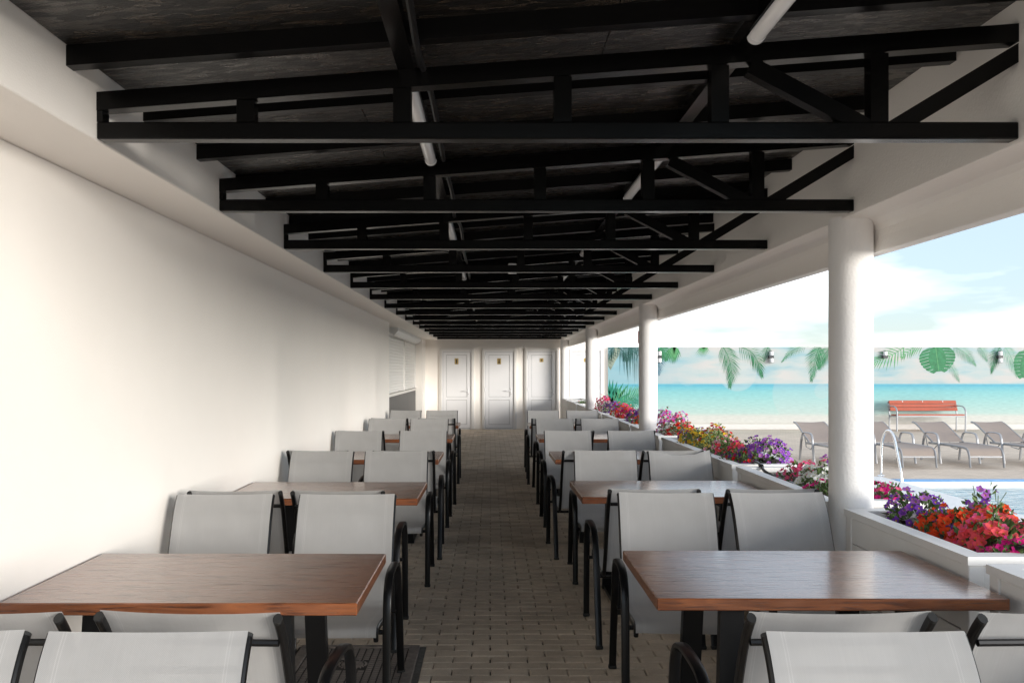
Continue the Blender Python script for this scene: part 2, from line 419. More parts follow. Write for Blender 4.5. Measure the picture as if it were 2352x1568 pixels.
# printed beach picture: only the print's own colours
def make_mural():
    m = mat('beach_print', (0.5, 0.6, 0.6), 0.6, spec=0.3)
    n, l, b = nodes(m)
    t = n.new("ShaderNodeTexCoord")
    sp = n.new("ShaderNodeSeparateXYZ")
    l.new(t.outputs['Object'], sp.inputs[0])
    z = n.new("ShaderNodeTexNoise"); z.inputs['Scale'].default_value = 0.9; z.inputs['Detail'].default_value = 4
    mp_ = n.new("ShaderNodeMapping"); mp_.inputs['Scale'].default_value = (1, 1, 4.5)
    l.new(t.outputs['Object'], mp_.inputs[0]); l.new(mp_.outputs[0], z.inputs['Vector'])
    # gradient up the sheet (sand, shallows, sea)
    g = n.new("ShaderNodeMapRange"); g.inputs[1].default_value = 0; g.inputs[2].default_value = 2.16
    l.new(sp.outputs[2], g.inputs[0])
    lo = n.new("ShaderNodeValToRGB")
    E = lo.color_ramp.elements
    E[0].position = 0.0; E[0].color = (0.560, 0.543, 0.521, 1)
    E[1].position = 1.0; E[1].color = (0.146, 0.381, 0.448, 1)
    for p, c in ((0.060, (0.582, 0.566, 0.543)), (0.070, (0.403, 0.392, 0.347)), (0.080, (0.504, 0.498, 0.465)), (0.16, (0.470, 0.482, 0.448)),
                 (0.20, (0.347, 0.470, 0.442)), (0.33, (0.263, 0.454, 0.442)), (0.45, (0.185, 0.420, 0.437)), (0.515, (0.112, 0.364, 0.437)),
                 (0.535, (0.078, 0.308, 0.420)), (0.552, (0.157, 0.386, 0.442))):
        e = E.new(p); e.color = (*c, 1)
    l.new(g.outputs[0], lo.inputs[0])
    # small waves
    mp2 = n.new("ShaderNodeMapping"); mp2.inputs['Scale'].default_value = (3.0, 1, 26)
    z2 = n.new("ShaderNodeTexNoise"); z2.inputs['Scale'].default_value = 2; z2.inputs['Detail'].default_value = 5
    l.new(t.outputs['Object'], mp2.inputs[0]); l.new(mp2.outputs[0], z2.inputs['Vector'])
    mr = n.new("ShaderNodeMapRange"); mr.inputs[1].default_value = 0.3; mr.inputs[2].default_value = 0.7; mr.inputs[3].default_value = 0.91; mr.inputs[4].default_value = 1.09
    l.new(z2.outputs['Fac'], mr.inputs[0])
    mu = n.new("ShaderNodeMix"); mu.data_type = 'RGBA'; mu.blend_type = 'MULTIPLY'; mu.inputs[0].default_value = 1
    l.new(lo.outputs[0], mu.inputs[6]); l.new(mr.outputs[0], mu.inputs[7])
    # sky of the print: pale blue with cream clouds
    hi = n.new("ShaderNodeValToRGB")
    H = hi.color_ramp.elements
    H[0].position = 0.34; H[0].color = (0.242, 0.373, 0.413, 1)
    H[1].position = 0.62; H[1].color = (0.439, 0.431, 0.418, 1)
    e = H.new(0.46); e.color = (0.346, 0.419, 0.424, 1)
    l.new(z.outputs['Fac'], hi.inputs[0])
    # left part of the print is a deeper blue
    ml = n.new("ShaderNodeMapRange"); ml.inputs[1].default_value = 0.3; ml.inputs[2].default_value = 2.6; ml.inputs[3].default_value = 0.8; ml.inputs[4].default_value = 0
    l.new(sp.outputs[0], ml.inputs[0])
    mb = n.new("ShaderNodeMix"); mb.data_type = 'RGBA'; l.new(ml.outputs[0], mb.inputs[0])
    l.new(hi.outputs[0], mb.inputs[6]); mb.inputs[7].default_value = (0.177, 0.347, 0.413, 1)
    hz = n.new("ShaderNodeMath"); hz.operation = 'GREATER_THAN'; hz.inputs[1].default_value = 1.197
    l.new(sp.outputs[2], hz.inputs[0])
    mm = n.new("ShaderNodeMix"); mm.data_type = 'RGBA'
    l.new(hz.outputs[0], mm.inputs[0]); l.new(mu.outputs[2], mm.inputs[6]); l.new(mb.outputs[2], mm.inputs[7])
    # pale bokeh discs in the print
    last = mm.outputs[2]
    for (cx, cz, rad, amt) in ((5.1, 0.93, 0.80, 0.22), (5.62, 1.0, 0.22, 0.22), (3.4, 1.5, 0.52, 0.35), (2.1, 1.42, 0.30, 0.15)):
        vd = n.new("ShaderNodeVectorMath"); vd.operation = 'DISTANCE'; vd.inputs[1].default_value = (cx, 0, cz)
        l.new(t.outputs['Object'], vd.inputs[0])
        k = n.new("ShaderNodeMapRange"); k.inputs[1].default_value = rad; k.inputs[2].default_value = rad - 0.04; k.inputs[3].default_value = 0; k.inputs[4].default_value = amt
        l.new(vd.outputs['Value'], k.inputs[0])
        q = n.new("ShaderNodeMix"); q.data_type = 'RGBA'; l.new(k.outputs[0], q.inputs[0]); l.new(last, q.inputs[6]); q.inputs[7].default_value = (0.456, 0.456, 0.442, 1)
        last = q.outputs[2]
    l.new(last, b.inputs['Base Color'])
make_mural()
for nm, c in (('print_green', (0.030, 0.174, 0.074)), ('print_light', (0.087, 0.278, 0.114)), ('print_dark', (0.016, 0.074, 0.066)),
              ('print_teal', (0.010, 0.174, 0.114)), ('print_pale', (0.147, 0.313, 0.209)), ('print_navy', (0.026, 0.103, 0.166)),
              ('print_trunk', (0.217, 0.261, 0.209)), ('print_trunk_dark', (0.087, 0.114, 0.087))):
    mat(nm, c, 0.6, spec=0.3, var=(9, 0.35))

# ------------------------------------------------------------------ mesh helpers
class MB:
    def __init__(self):
        self.v, self.f, self.mi, self.uv = [], [], [], {}
    def add(self, vs, fs, mi=0):
        o = len(self.v)
        self.v.extend(vs)
        self.f.extend([tuple(i + o for i in q) for q in fs])
        self.mi.extend([mi] * len(fs))
    def box(self, x0, x1, y0, y1, z0, z1, mi=0):
        self.add([(x0, y0, z0), (x1, y0, z0), (x1, y1, z0), (x0, y1, z0), (x0, y0, z1), (x1, y0, z1), (x1, y1, z1), (x0, y1, z1)],
                 [(0, 3, 2, 1), (4, 5, 6, 7), (0, 1, 5, 4), (1, 2, 6, 5), (2, 3, 7, 6), (3, 0, 4, 7)], mi)
    def cbox(self, x0, x1, y0, y1, z0, z1, c=0.003, mi=0):
        """box with chamfered edges"""
        P = []
        idx = {}
        for sx in (0, 1):
            for sy in (0, 1):
                for sz in (0, 1):
                    X, Y, Z = (x0, x1)[sx], (y0, y1)[sy], (z0, z1)[sz]
                    dx, dy, dz = (c, -c)[sx], (c, -c)[sy], (c, -c)[sz]
                    idx[(sx, sy, sz)] = len(P)
                    P += [(X, Y + dy, Z + dz), (X + dx, Y, Z + dz), (X + dx, Y + dy, Z)]
        fs = []
        for a in range(3):
            b, d = (a + 1) % 3, (a + 2) % 3
            for s in (0, 1):
                q = []
                for (u, w_) in ((0, 0), (1, 0), (1, 1), (0, 1)):
                    k = [0, 0, 0]; k[a] = s; k[b] = u; k[d] = w_
                    q.append(idx[tuple(k)] + a)
                fs.append(tuple(q) if s else tuple(reversed(q)))
            for u in (0, 1):
                for w_ in (0, 1):
                    k0 = [0, 0, 0]; k1 = [0, 0, 0]
                    k0[b] = k1[b] = u; k0[d] = k1[d] = w_; k1[a] = 1
                    i0, i1 = idx[tuple(k0)], idx[tuple(k1)]
                    q = (i0 + b, i1 + b, i1 + d, i0 + d)
                    fs.append(q if (u == w_) == False else tuple(reversed(q)))
        for k, i in idx.items():
            q = (i, i + 1, i + 2)
            fs.append(q if sum(k) % 2 else tuple(reversed(q)))
        self.add(P, fs, mi)
    def prism_y(self, poly, y0, y1, mi=0):
        """closed polygon of (x,z) swept along y"""
        n = len(poly)
        vs = [(x, y0, z) for x, z in poly] + [(x, y1, z) for x, z in poly]
        fs = [tuple(range(n)), tuple(reversed(range(n, 2 * n)))]
        fs += [(i, i + n, (i + 1) % n + n, (i + 1) % n) for i in range(n)]
        self.add(vs, fs, mi)
    def sweep(self, pts, a, b, side=(1, 0, 0), seg=10, cap=True, mi=0, scale=None, sq=1.0):
        """tube of elliptical section: a along 'side', b across it"""
        pts = [Vector(p) for p in pts]
        s0 = Vector(side)
        vs, fs = [], []
        n = len(pts)
        for i, p in enumerate(pts):
            t = (pts[min(i + 1, n - 1)] - pts[max(i - 1, 0)]).normalized()
            s = s0 - t * s0.dot(t)
            if s.length < 1e-4:
                s = Vector((0, 1, 0)) - t * t.y
            s.normalize()
            nn = t.cross(s)
            k = scale[i] if scale else 1
            for j in range(seg):
                th = 2 * math.pi * j / seg
                cs, sn = math.cos(th), math.sin(th)
                if sq != 1:
                    cs = math.copysign(abs(cs) ** sq, cs); sn = math.copysign(abs(sn) ** sq, sn)
                vs.append(tuple(p + s * (a * k * cs) + nn * (b * k * sn)))
        for i in range(n - 1):
            for j in range(seg):
                fs.append((i * seg + j, i * seg + (j + 1) % seg, (i + 1) * seg + (j + 1) % seg, (i + 1) * seg + j))
        if cap:
            fs.append(tuple(reversed(range(seg))))
            fs.append(tuple((n - 1) * seg + j for j in range(seg)))
        self.add(vs, fs, mi)
    def lathe(self, prof, cx, cy, seg=24, mi=0):
        """profile of (r,z) around a vertical axis"""
        vs, fs = [], []
        for r, z in prof:
            for j in range(seg):
                th = 2 * math.pi * j / seg
                vs.append((cx + r * math.cos(th), cy + r * math.sin(th), z))
        for i in range(len(prof) - 1):
            for j in range(seg):
                fs.append((i * seg + j, i * seg + (j + 1) % seg, (i + 1) * seg + (j + 1) % seg, (i + 1) * seg + j))
        fs.append(tuple(reversed(range(seg))))
        fs.append(tuple((len(prof) - 1) * seg + j for j in range(seg)))
        self.add(vs, fs, mi)
    def bar(self, p, q, w_, h_, up=(0, 0, 1), mi=0):
        """rectangular bar from p to q, w_ across, h_ along up"""
        p, q = Vector(p), Vector(q)
        t = (q - p).normalized()
        u = Vector(up) - t * Vector(up).dot(t); u.normalize()
        s = t.cross(u)
        vs = []
        for c in (p, q):
            for (i, j) in ((-1, -1), (1, -1), (1, 1), (-1, 1)):
                vs.append(tuple(c + s * (i * w_ / 2) + u * (j * h_ / 2)))
        self.add(vs, [(3, 2, 1, 0), (4, 5, 6, 7), (0, 1, 5, 4), (1, 2, 6, 5), (2, 3, 7, 6), (3, 0, 4, 7)], mi)
    def mesh(self, name, mats, smooth=False):
        me = bpy.data.meshes.new(name)
        me.from_pydata(self.v, [], self.f)
        for m in ([mats] if isinstance(mats, str) else mats):
            me.materials.append(MATS[m])
        if any(self.mi):
            me.polygons.foreach_set('material_index', self.mi)
        if smooth:
            me.shade_smooth()
            me.set_sharp_from_angle(angle=R(38))
        me.update()
        return me
    def build(self, name, mats, parent=None, smooth=False, **tags):
        o = bpy.data.objects.new(name, self.mesh(name, mats, smooth))
        C.objects.link(o)
        o.parent = parent
        for k, v in tags.items():
            o[k] = v
        return o
def put(name, me, parent=None, loc=None, rot=None, scl=None):
    o = bpy.data.objects.new(name, me)
    C.objects.link(o)
    o.parent = parent
    if loc: o.location = loc
    if rot: o.rotation_euler = rot
    if scl: o.scale = scl
    return o
def tag(o, label, cat, group=None):
    o['label'] = label
    o['category'] = cat
    if group: o['group'] = group
    return o
def thing(name, label, cat, loc=(0, 0, 0), rz=0, group=None):
    o = bpy.data.objects.new(name, None)
    o.empty_display_size = 0.1
    C.objects.link(o)
    o.location = loc
    o.rotation_euler = (0, 0, rz)
    return tag(o, label, cat, group)
def copy_tree(o, parent=None):
    c = o.copy()
    C.objects.link(c)
    c.parent = parent
    for ch in o.children:
        copy_tree(ch, c)
    return c
def smooth_path(ctrl, n=8):
    """Catmull-Rom through control points"""
    P = [Vector(p) for p in ctrl]
    P = [P[0] * 2 - P[1]] + P + [P[-1] * 2 - P[-2]]
    out = []
    for i in range(1, len(P) - 2):
        for k in range(n):
            t = k / n
            a, b, c, d = P[i - 1], P[i], P[i + 1], P[i + 2]
            out.append(0.5 * ((2 * b) + (c - a) * t + (2 * a - 5 * b + 4 * c - d) * t * t + (3 * b - a - 3 * c + d) * t ** 3))
    out.append(P[-2])
    return out
ORD = ['zeroth', 'first', 'second', 'third', 'fourth', 'fifth', 'sixth', 'seventh', 'eighth', 'ninth', 'tenth', 'eleventh', 'twelfth',
       'thirteenth', 'fourteenth', 'fifteenth', 'sixteenth', 'seventeenth', 'eighteenth', 'nineteenth', 'twentieth']
def PX(x, Y): return (x - 1126) * Y / F
def PZ(y, Y): return CAMH - (y - 850) * Y / F

# ------------------------------------------------------------------ key dimensions
WALL_L, BEAM_L, BEAM_R, EDGE_R = -1.70, -1.378, 1.85, 2.05
SOFFIT = 2.352
BACK = 23.30
Y0 = 0.9  # roof and walls start here, cut short out of view to let daylight in
SLOPE = 0.0743
def T(x): return 2.522 + SLOPE * (x - BEAM_L)      # top of truss top chord

# ------------------------------------------------------------------ ground
g = MB()
xs = [-300, -2.3, 1.84, 5.62, 13.5, 300]
ys = [-300, -1.0, 1.5, 12.42, BACK, 400]
for i in range(5):
    for j in range(5):
        if i == 3 and j == 2:
            continue
        z = -0.02 if (i == 1 and 1 <= j <= 3) else -0.002
        g.add([(xs[i], ys[j], z), (xs[i + 1], ys[j], z), (xs[i + 1], ys[j + 1], z), (xs[i], ys[j + 1], z)], [(0, 1, 2, 3)], 1 if z < -0.01 else 0)
g.build('ground', ['patio', 'sand_bed'], kind='structure')

# walkway of concrete block pavers, each its own piece near the camera
walk = bpy.data.objects.new('walkway', None)
C.objects.link(walk)
walk['kind'] = 'structure'
MH = (-1.055, -0.395, 4.30, 4.965)
def brick_mesh(mb, x, y, z, hx, hy, b=0.006, bx0=None):
    t = 0.05
    vs = []
    for (ex, ey, zz) in ((hx - b, hy - b, z), (hx, hy, z - b * 0.9), (hx, hy, z - t)):
        vs += [(x - ex, y - ey, zz), (x + ex, y - ey, zz), (x + ex, y + ey, zz), (x - ex, y + ey, zz)]
    fs = [(0, 1, 2, 3)]
    for r in (0, 4):
        for k in range(4):
            a, c = r + k, r + (k + 1) % 4
            fs.append((a, a + 4, c + 4, c))
    mb.add(vs, fs)
bm1 = MB(); brick_mesh(bm1, 0, 0, 0, 0.0970, 0.0470)
BRICK = bm1.mesh('paver', 'paver')
rest = MB()
near = []
allb = []
row = -10
while row * 0.1 < BACK:
    y = row * 0.1 + 0.05
    off = 0.1 if row % 2 else 0.0
    xi = -11
    while True:
        x = xi * 0.2 + off
        xi += 1
        if x < -2.25: continue
        if x > 1.82: break
        if MH[0] - 0.115 < x < MH[1] + 0.13 and MH[2] - 0.04 < y < MH[3] + 0.04:
            for a, b in ((x - .1, min(x + .1, MH[0] - .018)), (max(x - .1, MH[1] + .032), x + .1)):
                if b - a > .03:
                    brick_mesh(rest, (a + b) / 2, y, random.uniform(-.003, 0), (b - a) / 2 - .0022, .048)
            continue
        allb.append((x, y))
    row += 1
vis = [p for p in allb if 4.35 < p[1] < 7.6 and (-0.62 < p[0] < 0.78 or (-1.5 < p[0] < 1.3 and p[1] < 5.2))]
vis.sort(key=lambda p: p[1])
vis = set(vis[:296])
for (x, y) in allb:
    z = random.uniform(-0.0025, 0.0012)
    if (x, y) in vis:
        put('paver', BRICK, walk, (x + random.uniform(-.0012, .0012), y + random.uniform(-.001, .001), z), (0, 0, random.uniform(-.006, .006)))
    else:
        brick_mesh(rest, x, y, z, 0.0970, 0.0470)
rest.build('far_pavers', 'paver', walk, kind='stuff')

# ------------------------------------------------------------------ walls of the gallery
o = MB(); o.box(-2.3, WALL_L, Y0, 14.87, -0.05, SOFFIT)
tag(o.build('side_wall', 'plaster'), 'long plain white plaster wall along the left side of the walkway', 'wall')
o = MB(); o.prism_y([(-2.3, 2.95), (-2.3, SOFFIT + .002), (BEAM_L - 0.004, SOFFIT + .002), (BEAM_L, SOFFIT + .006), (BEAM_L, 2.95)], Y0, BACK)
tag(o.build('wall_beam', 'plaster'), 'white plastered beam stepping out above the left wall under the roof', 'beam')

# servery front with shutters beyond the end of the long wall
o = MB()
o.box(-2.3, -1.93, 14.87, BACK, -0.05, SOFFIT)
serv = thing('servery_wall', 'recessed white servery wall beyond the long wall, dark grey panel below its counter', 'wall')
o.build('wall', 'plaster', serv)
o = MB(); o.box(-1.93, -1.862, 14.9, 22.05, 0, 1.055); o.build('front_panel', 'counter_panel', serv)
o = MB(); o.cbox(-1.93, -1.835, 14.9, 22.05, 1.058, 1.11, 0.004); o.build('counter_sill', 'sill', serv)
o = MB(); o.box(-1.93, WALL_L - 0.002, 22.10, BACK, -0.05, SOFFIT); o.build('pier', 'plaster', serv)
o = MB(); o.box(-1.93, -1.82, 14.9, 22.08, 2.19, 2.235); o.build('lintel', 'trim', serv)

def shutter(y0, y1, label, box_y):
    t = thing('roller_shutter', label, 'shutter', (-1.9, y0, 1.12), 0, 'shutters over the servery counter')
    n = 17
    pitch = 1.02 / n
    sm = MB()
    Ln = y1 - y0 - 0.06
    prof = []
    for k in range(7):
        a = math.pi * k / 6
        prof.append((0.016 + 0.008 * math.sin(a), pitch * k / 6 * 1.0))
    vs = [(x, 0, z) for x, z in prof] + [(x, Ln, z) for x, z in prof]
    m_ = len(prof)
    sm.add(vs, [(i, i + m_, i + 1 + m_, i + 1) for i in range(m_ - 1)])
    sm.add([(0, 0, 0), (0.01, 0, 0), (0.01, Ln, 0), (0, Ln, 0)], [(0, 1, 2, 3)])
    me = sm.mesh('slat', 'shutter', True)
    for k in range(n):
        put('slat', me, t, (0, 0.03, 0.045 + k * pitch))
    o = MB(); o.cbox(0, 0.032, 0.03, 0.03 + Ln, 0, 0.045, 0.003)
    bb = o.build('bottom_rail', 'shutter', t)
    for yy in (0.3, 0.7):
        o = MB(); o.cbox(0.032, 0.042, yy * Ln, yy * Ln + 0.22, 0.012, 0.03, 0.002); o.build('grip', 'shutter_box', bb)
    for yy in (0, y1 - y0 - 0.03):
        o = MB(); o.box(-0.01, 0.045, yy, yy + 0.03, -0.005, 1.075); o.build('guide_rail', 'shutter', t)
    o = MB()
    a, b = box_y
    o.prism_y([(-0.02, 1.29), (-0.02, 1.09), (0.06, 1.075), (0.115, 1.10), (0.175, 1.17), (0.175, 1.29)], a - y0, b - y0)
    o.build('housing', 'shutter_box', t)
    return t
shutter(15.1, 19.22, 'white roller shutter nearer the camera, under the protruding grey box', (16.55, 19.4))
shutter(19.26, 22.08, 'white roller shutter nearer the far pier, closed down to the counter', (19.42, 22.08))

# end wall with doors
ew = thing('end_wall', 'white end wall closing the walkway, with four plain doors', 'wall')
o = MB()
o.box(-2.3, 3.22, BACK, BACK + 0.25, -0.05, 3.4)
o.build('wall', 'plaster', ew)
o = MB()
o.prism_y([(2.0, 2.75), (2.0, 2.317), (3.62, 2.317), (3.625, 2.40), (3.72, 2.49), (3.735, 2.58), (3.735, 2.75)], BACK + 0.02, BACK + 0.5)
o.build('cornice', 'trim', ew)
o = MB(); o.box(1.4, 3.80, BACK - 0.1, BACK + 0.6, 2.75, 2.80); o.build('roof_edge', 'trim', ew)

def figure(mb, cx, cz, h, kind):
    """flat pictogram built from thin plates, front face y=0"""
    def disc(x, z, r, n=12):
        c0 = len(mb.v)
        mb.add([(x + r * math.cos(2 * math.pi * k / n), 0, z + r * math.sin(2 * math.pi * k / n)) for k in range(n)], [tuple(range(n))])
    def poly(pts):
        mb.add([(cx + x * h, 0, cz + z * h) for x, z in pts], [tuple(range(len(pts)))])
    disc(cx, cz + 0.36 * h, 0.10 * h)
    if kind == 'shower_man':
        poly([(-.20, .24), (.20, .24), (.10, -.05), (.08, -.48), (-.08, -.48), (-.10, -.05)])
        poly([(-.22, .40), (.0, .52), (.22, .40)])
    elif kind == 'shower_woman':
        poly([(-.14, .24), (.14, .24), (.08, .02), (.22, -.25), (.07, -.28), (.07, -.48), (-.07, -.48), (-.07, -.28), (-.22, -.25), (-.08, .02)])
        poly([(-.22, .40), (.0, .52), (.22, .40)])
    elif kind == 'man':
        poly([(-.28, .20), (.28, .20), (.0, -.48)])
    else:
        poly([(.0, .22), (.28, -.46), (-.28, -.46)])
def door(x0, x1, kind, label):
    w_ = x1 - x0
    t = thing('door', label, 'door', (x0, BACK, 0), 0, 'white doors in the end wall')
    # surround mouldings
    fr = MB()
    for (a, p) in ((0.085, -0.050), (0.055, -0.062)):
        fr.box(-a, -a + 0.032, p, 0.0, 0, 2.04 + a)
        fr.box(w_ + a - 0.032, w_ + a, p, 0.0, 0, 2.04 + a)
        fr.box(-a + 0.032, w_ + a - 0.032, p, 0.0, 2.04 + a - 0.032, 2.04 + a)
    fr.build('surround', 'trim', t)
    # fixed frame
    ff = MB()
    ff.box(-0.022, 0.006, -0.034, 0.0, 0, 2.06); ff.box(w_ - 0.006, w_ + 0.022, -0.034, 0.0, 0, 2.06); ff.box(0.006, w_ - 0.006, -0.034, 0.0, 2.03, 2.06)
    ff.build('frame', 'pvc', t)
    o = MB(); o.box(0.006, w_ - 0.006, -0.005, 0.0, 0.02, 2.03); o.build('rebate', 'gasket', t)
    lf = MB()
    lf.cbox(0.010, 0.092, -0.030, -0.006, 0.03, 2.024, 0.002)
    lf.cbox(w_ - 0.098, w_ - 0.010, -0.030, -0.006, 0.03, 2.024, 0.002)
    for (a, b) in ((0.03, 0.125), (0.768, 0.848), (1.952, 2.024)):
        lf.cbox(0.0922, w_ - 0.0982, -0.030, -0.006, a, b, 0.002)
    leaf = lf.build('leaf', 'pvc', t)
    for (a, b) in ((0.125, 0.768), (0.848, 1.952)):
        o = MB(); o.box(0.098, w_ - 0.104, -0.018, -0.008, a + 0.006, b - 0.006); o.build('panel', 'pvc', leaf)
        o = MB()
        for q in ((0.0925, 0.0965, a, b), (w_ - 0.1025, w_ - 0.0985, a, b), (0.0965, w_ - 0.1025, a + .0005, a + 0.0045), (0.0965, w_ - 0.1025, b - 0.0045, b - .0005)):
            o.box(q[0], q[1], -0.0225, -0.009, q[2], q[3])
        o.build('gasket', 'gasket', leaf)
    o = MB()
    o.cbox(w_ - 0.075, w_ - 0.042, -0.042, -0.030, 0.87, 1.09, 0.004)
    o.sweep([(w_ - 0.058, -0.03, 1.01), (w_ - 0.058, -0.085, 1.01), (w_ - 0.070, -0.092, 1.01), (w_ - 0.19, -0.092, 1.008)], 0.010, 0.010, (0, 0, 1), 8)
    hd = o.build('handle', 'pvc', t, True)
    o = MB(); o.lathe([(0.008, -0.044), (0.008, -0.0425)], 0, 0, 10)
    o.v = [(x + w_ - 0.058, z, y + 0.92) for x, y, z in o.v]
    o.build('keyhole', 'gasket', hd)
    for z in (0.25, 1.0, 1.85):
        o = MB(); o.sweep([(-0.004, -0.042, z), (-0.004, -0.042, z + 0.09)], 0.011, 0.011, (1, 0, 0), 10); o.build('hinge', 'pvc', t, True)
    cx = w_ / 2 - 0.004
    h = 0.155 if kind.startswith('shower') else 0.10
    zc = 1.785 if h > 0.12 else 1.815
    o = MB(); o.cbox(cx - 0.05, cx + 0.05, -0.023, -0.018, zc - h / 2, zc + h / 2, 0.001)
    pl = o.build('plaque', 'brass', t)
    o = MB(); figure(o, cx, zc - 0.005, h * 0.80, kind)
    o.v = [(x, y - 0.0242, z) for x, y, z in o.v]
    o.build('pictogram', 'ink', pl)
    o = MB(); o.box(0, w_, -0.045, 0, 0.0, 0.022); o.build('threshold', 'pvc', t)
door(-1.250, -0.517, 'shower_man', 'white panelled door nearest the shutters, tall brass plaque with dark figure')
door(-0.130, 0.605, 'shower_woman', 'white panelled door straight ahead in the middle of the end wall')
door(0.990, 1.722, 'man', 'white panelled door with small square plaque, beside the last column on the right')
door(2.147, 2.889, 'woman', 'white door outside the columns, next to the palm trunk of the mural')

# ------------------------------------------------------------------ colonnade
o = MB()
o.prism_y([(BEAM_R, 3.0), (BEAM_R, 2.348), (BEAM_R + .004, 2.345), (1.965, 2.345), (2.005, 2.338), (2.033, 2.318), (2.047, 2.288), (EDGE_R, 2.25), (EDGE_R, 2.178),
           (EDGE_R + .003, 2.175), (2.122, 2.175), (2.125, 2.178), (2.125, 3.0)], Y0, BACK)
tag(o.build('eaves_beam', 'fascia', None, False), 'deep off-white plastered beam carried by the columns on the right', 'beam')
COLS = [4.73, 10.80, 16.87, 22.94]
cw = ['nearest the camera, large, rising between flower boxes', 'second from the camera, in front of the palm mural', 'third from the camera, slim in the distance', 'last in line, against the end wall']
for k, y in enumerate(COLS):
    o = MB(); o.lathe([(0.1125, -0.02), (0.1125, 1.2), (0.1125, 2.36)], 1.93, y, 40)
    tag(o.build('column', 'stucco', None, True), 'round white stucco column ' + cw[k], 'column', 'columns along the open side')
o = MB(); o.cbox(-0.004, 0.004, -0.02, 0.02, -0.075, 0.075, 0.001)
rs = o.build('wall_sign', 'red_sign'); rs.location = (1.8165, 10.82, 1.955)
tag(rs, 'narrow red sign fixed to the side of the second column', 'sign')

# ------------------------------------------------------------------ roof
roof = bpy.data.objects.new('roof', None)
C.objects.link(roof)
roof['kind'] = 'structure'
# strand board sheets, each a piece
yb = Y0
k = 0
while yb < BACK - 0.01:
    ye = min(yb + 1.25, BACK)
    cuts = [BEAM_L + .002, 0.42, BEAM_R - .002] if k % 2 else [BEAM_L + .002, -0.55, BEAM_R - .002]
    for a, b in zip(cuts[:-1], cuts[1:]):
        o = MB()
        za, zb = T(a) + 0.083, T(b) + 0.083
        g_ = 0.002
        o.add([(a + g_, yb + g_, za), (b - g_, yb + g_, zb), (b - g_, ye - g_, zb), (a + g_, ye - g_, za),
               (a + g_, yb + g_, za + .022), (b - g_, yb + g_, zb + .022), (b - g_, ye - g_, zb + .022), (a + g_, ye - g_, za + .022)],
              [(0, 3, 2, 1), (4, 5, 6, 7), (0, 1, 5, 4), (1, 2, 6, 5), (2, 3, 7, 6), (3, 0, 4, 7)])
        o.build('ceiling_board', 'strand_board', roof)
    yb = ye
    k += 1
o = MB()
o.add([(BEAM_L, Y0, 2.80), (BEAM_R, Y0, 2.97), (BEAM_R, BACK, 2.97), (BEAM_L, BACK, 2.80)], [(0, 1, 2, 3)])
o.build('roof_covering', 'black_timber', roof)
# rafters
def raf():
    m = MB()
    a, b = BEAM_L, BEAM_R
    w2 = 0.026
    vs = []
    for x in (a, b):
        t = T(x)
        vs += [(x, -w2, t + .016), (x, w2, t + .016), (x, w2, t + .0828), (x, -w2, t + .0828)]
    m.add(vs, [(3, 2, 1, 0), (4, 5, 6, 7), (0, 1, 5, 4), (1, 2, 6, 5), (2, 3, 7, 6), (3, 0, 4, 7)])
    return m.mesh('rafter', 'black_timber')
RM = raf()
y = 2.896 - 0.637 * 6
while y < BACK:
    if y > Y0 + .1:
        put('rafter', RM, roof, (0, y, 0))
    y += 0.637
# purlins carried by the trusses
PUR = (-0.295, 0.90)
for x in PUR:
    o = MB(); o.box(x - 0.03, x + 0.03, Y0, BACK, T(x) + .001, T(x) + 0.05); o.build('purlin', 'black_steel', roof)

# trusses
TY = [3.12 + 1.4 * k for k in range(15)]
TY[14] = 23.06 - 0.06
def make_truss():
    t = thing('roof_truss', 'x', 'truss', (0, 0, 0), 0, 'black roof trusses spanning the walkway')
    D = 0.03
    o = MB(); o.cbox(BEAM_L + .001, BEAM_R - .001, -D, D, 2.358, 2.418, 0.004); o.build('bottom_chord', 'black_steel', t)
    o = MB()
    vs = []
    for x in (BEAM_L + .001, BEAM_R - .001):
        vs += [(x, -D, T(x) - .064), (x, D, T(x) - .064), (x, D, T(x)), (x, -D, T(x))]
    o.add(vs, [(3, 2, 1, 0), (4, 5, 6, 7), (0, 1, 5, 4), (1, 2, 6, 5), (2, 3, 7, 6), (3, 0, 4, 7)])
    o.build('top_chord', 'black_steel', t)
    for x in (-0.857, -0.309, 0.254, 0.805, 1.363):
        o = MB(); o.box(x - .031, x + .031, -.028, .028, 2.4185, T(x - .03) - .0645); o.build('post', 'black_steel', t)
    for (p, q) in (((0.915, T(0.915) - .075), (1.325, 2.400)), ((1.885, T(1.885) - .082), (1.405, 2.392))):
        o = MB(); o.bar((p[0], 0, p[1]), (q[0], 0, q[1]), 0.052, 0.058, (0, 0, 1)); o.build('brace', 'black_steel', t)
    for x, a in ((BEAM_L + .001, .02),):
        o = MB(); o.box(x, x + a, -.027, .027, 2.4185, T(x) - .0645); o.build('end_plate', 'black_steel', t)
    return t
tr = make_truss()
for k, y in enumerate(TY):
    o = tr if k == 0 else copy_tree(tr)
    o.location = (0, y, 0)
    o['label'] = ('black steel roof truss closest to the camera, widest of all' if k == 0 else
                  'black steel roof truss at the far end, beside the end wall' if k == 14 else
                  'black steel roof truss, %s counting away from the camera' % ORD[k + 1])

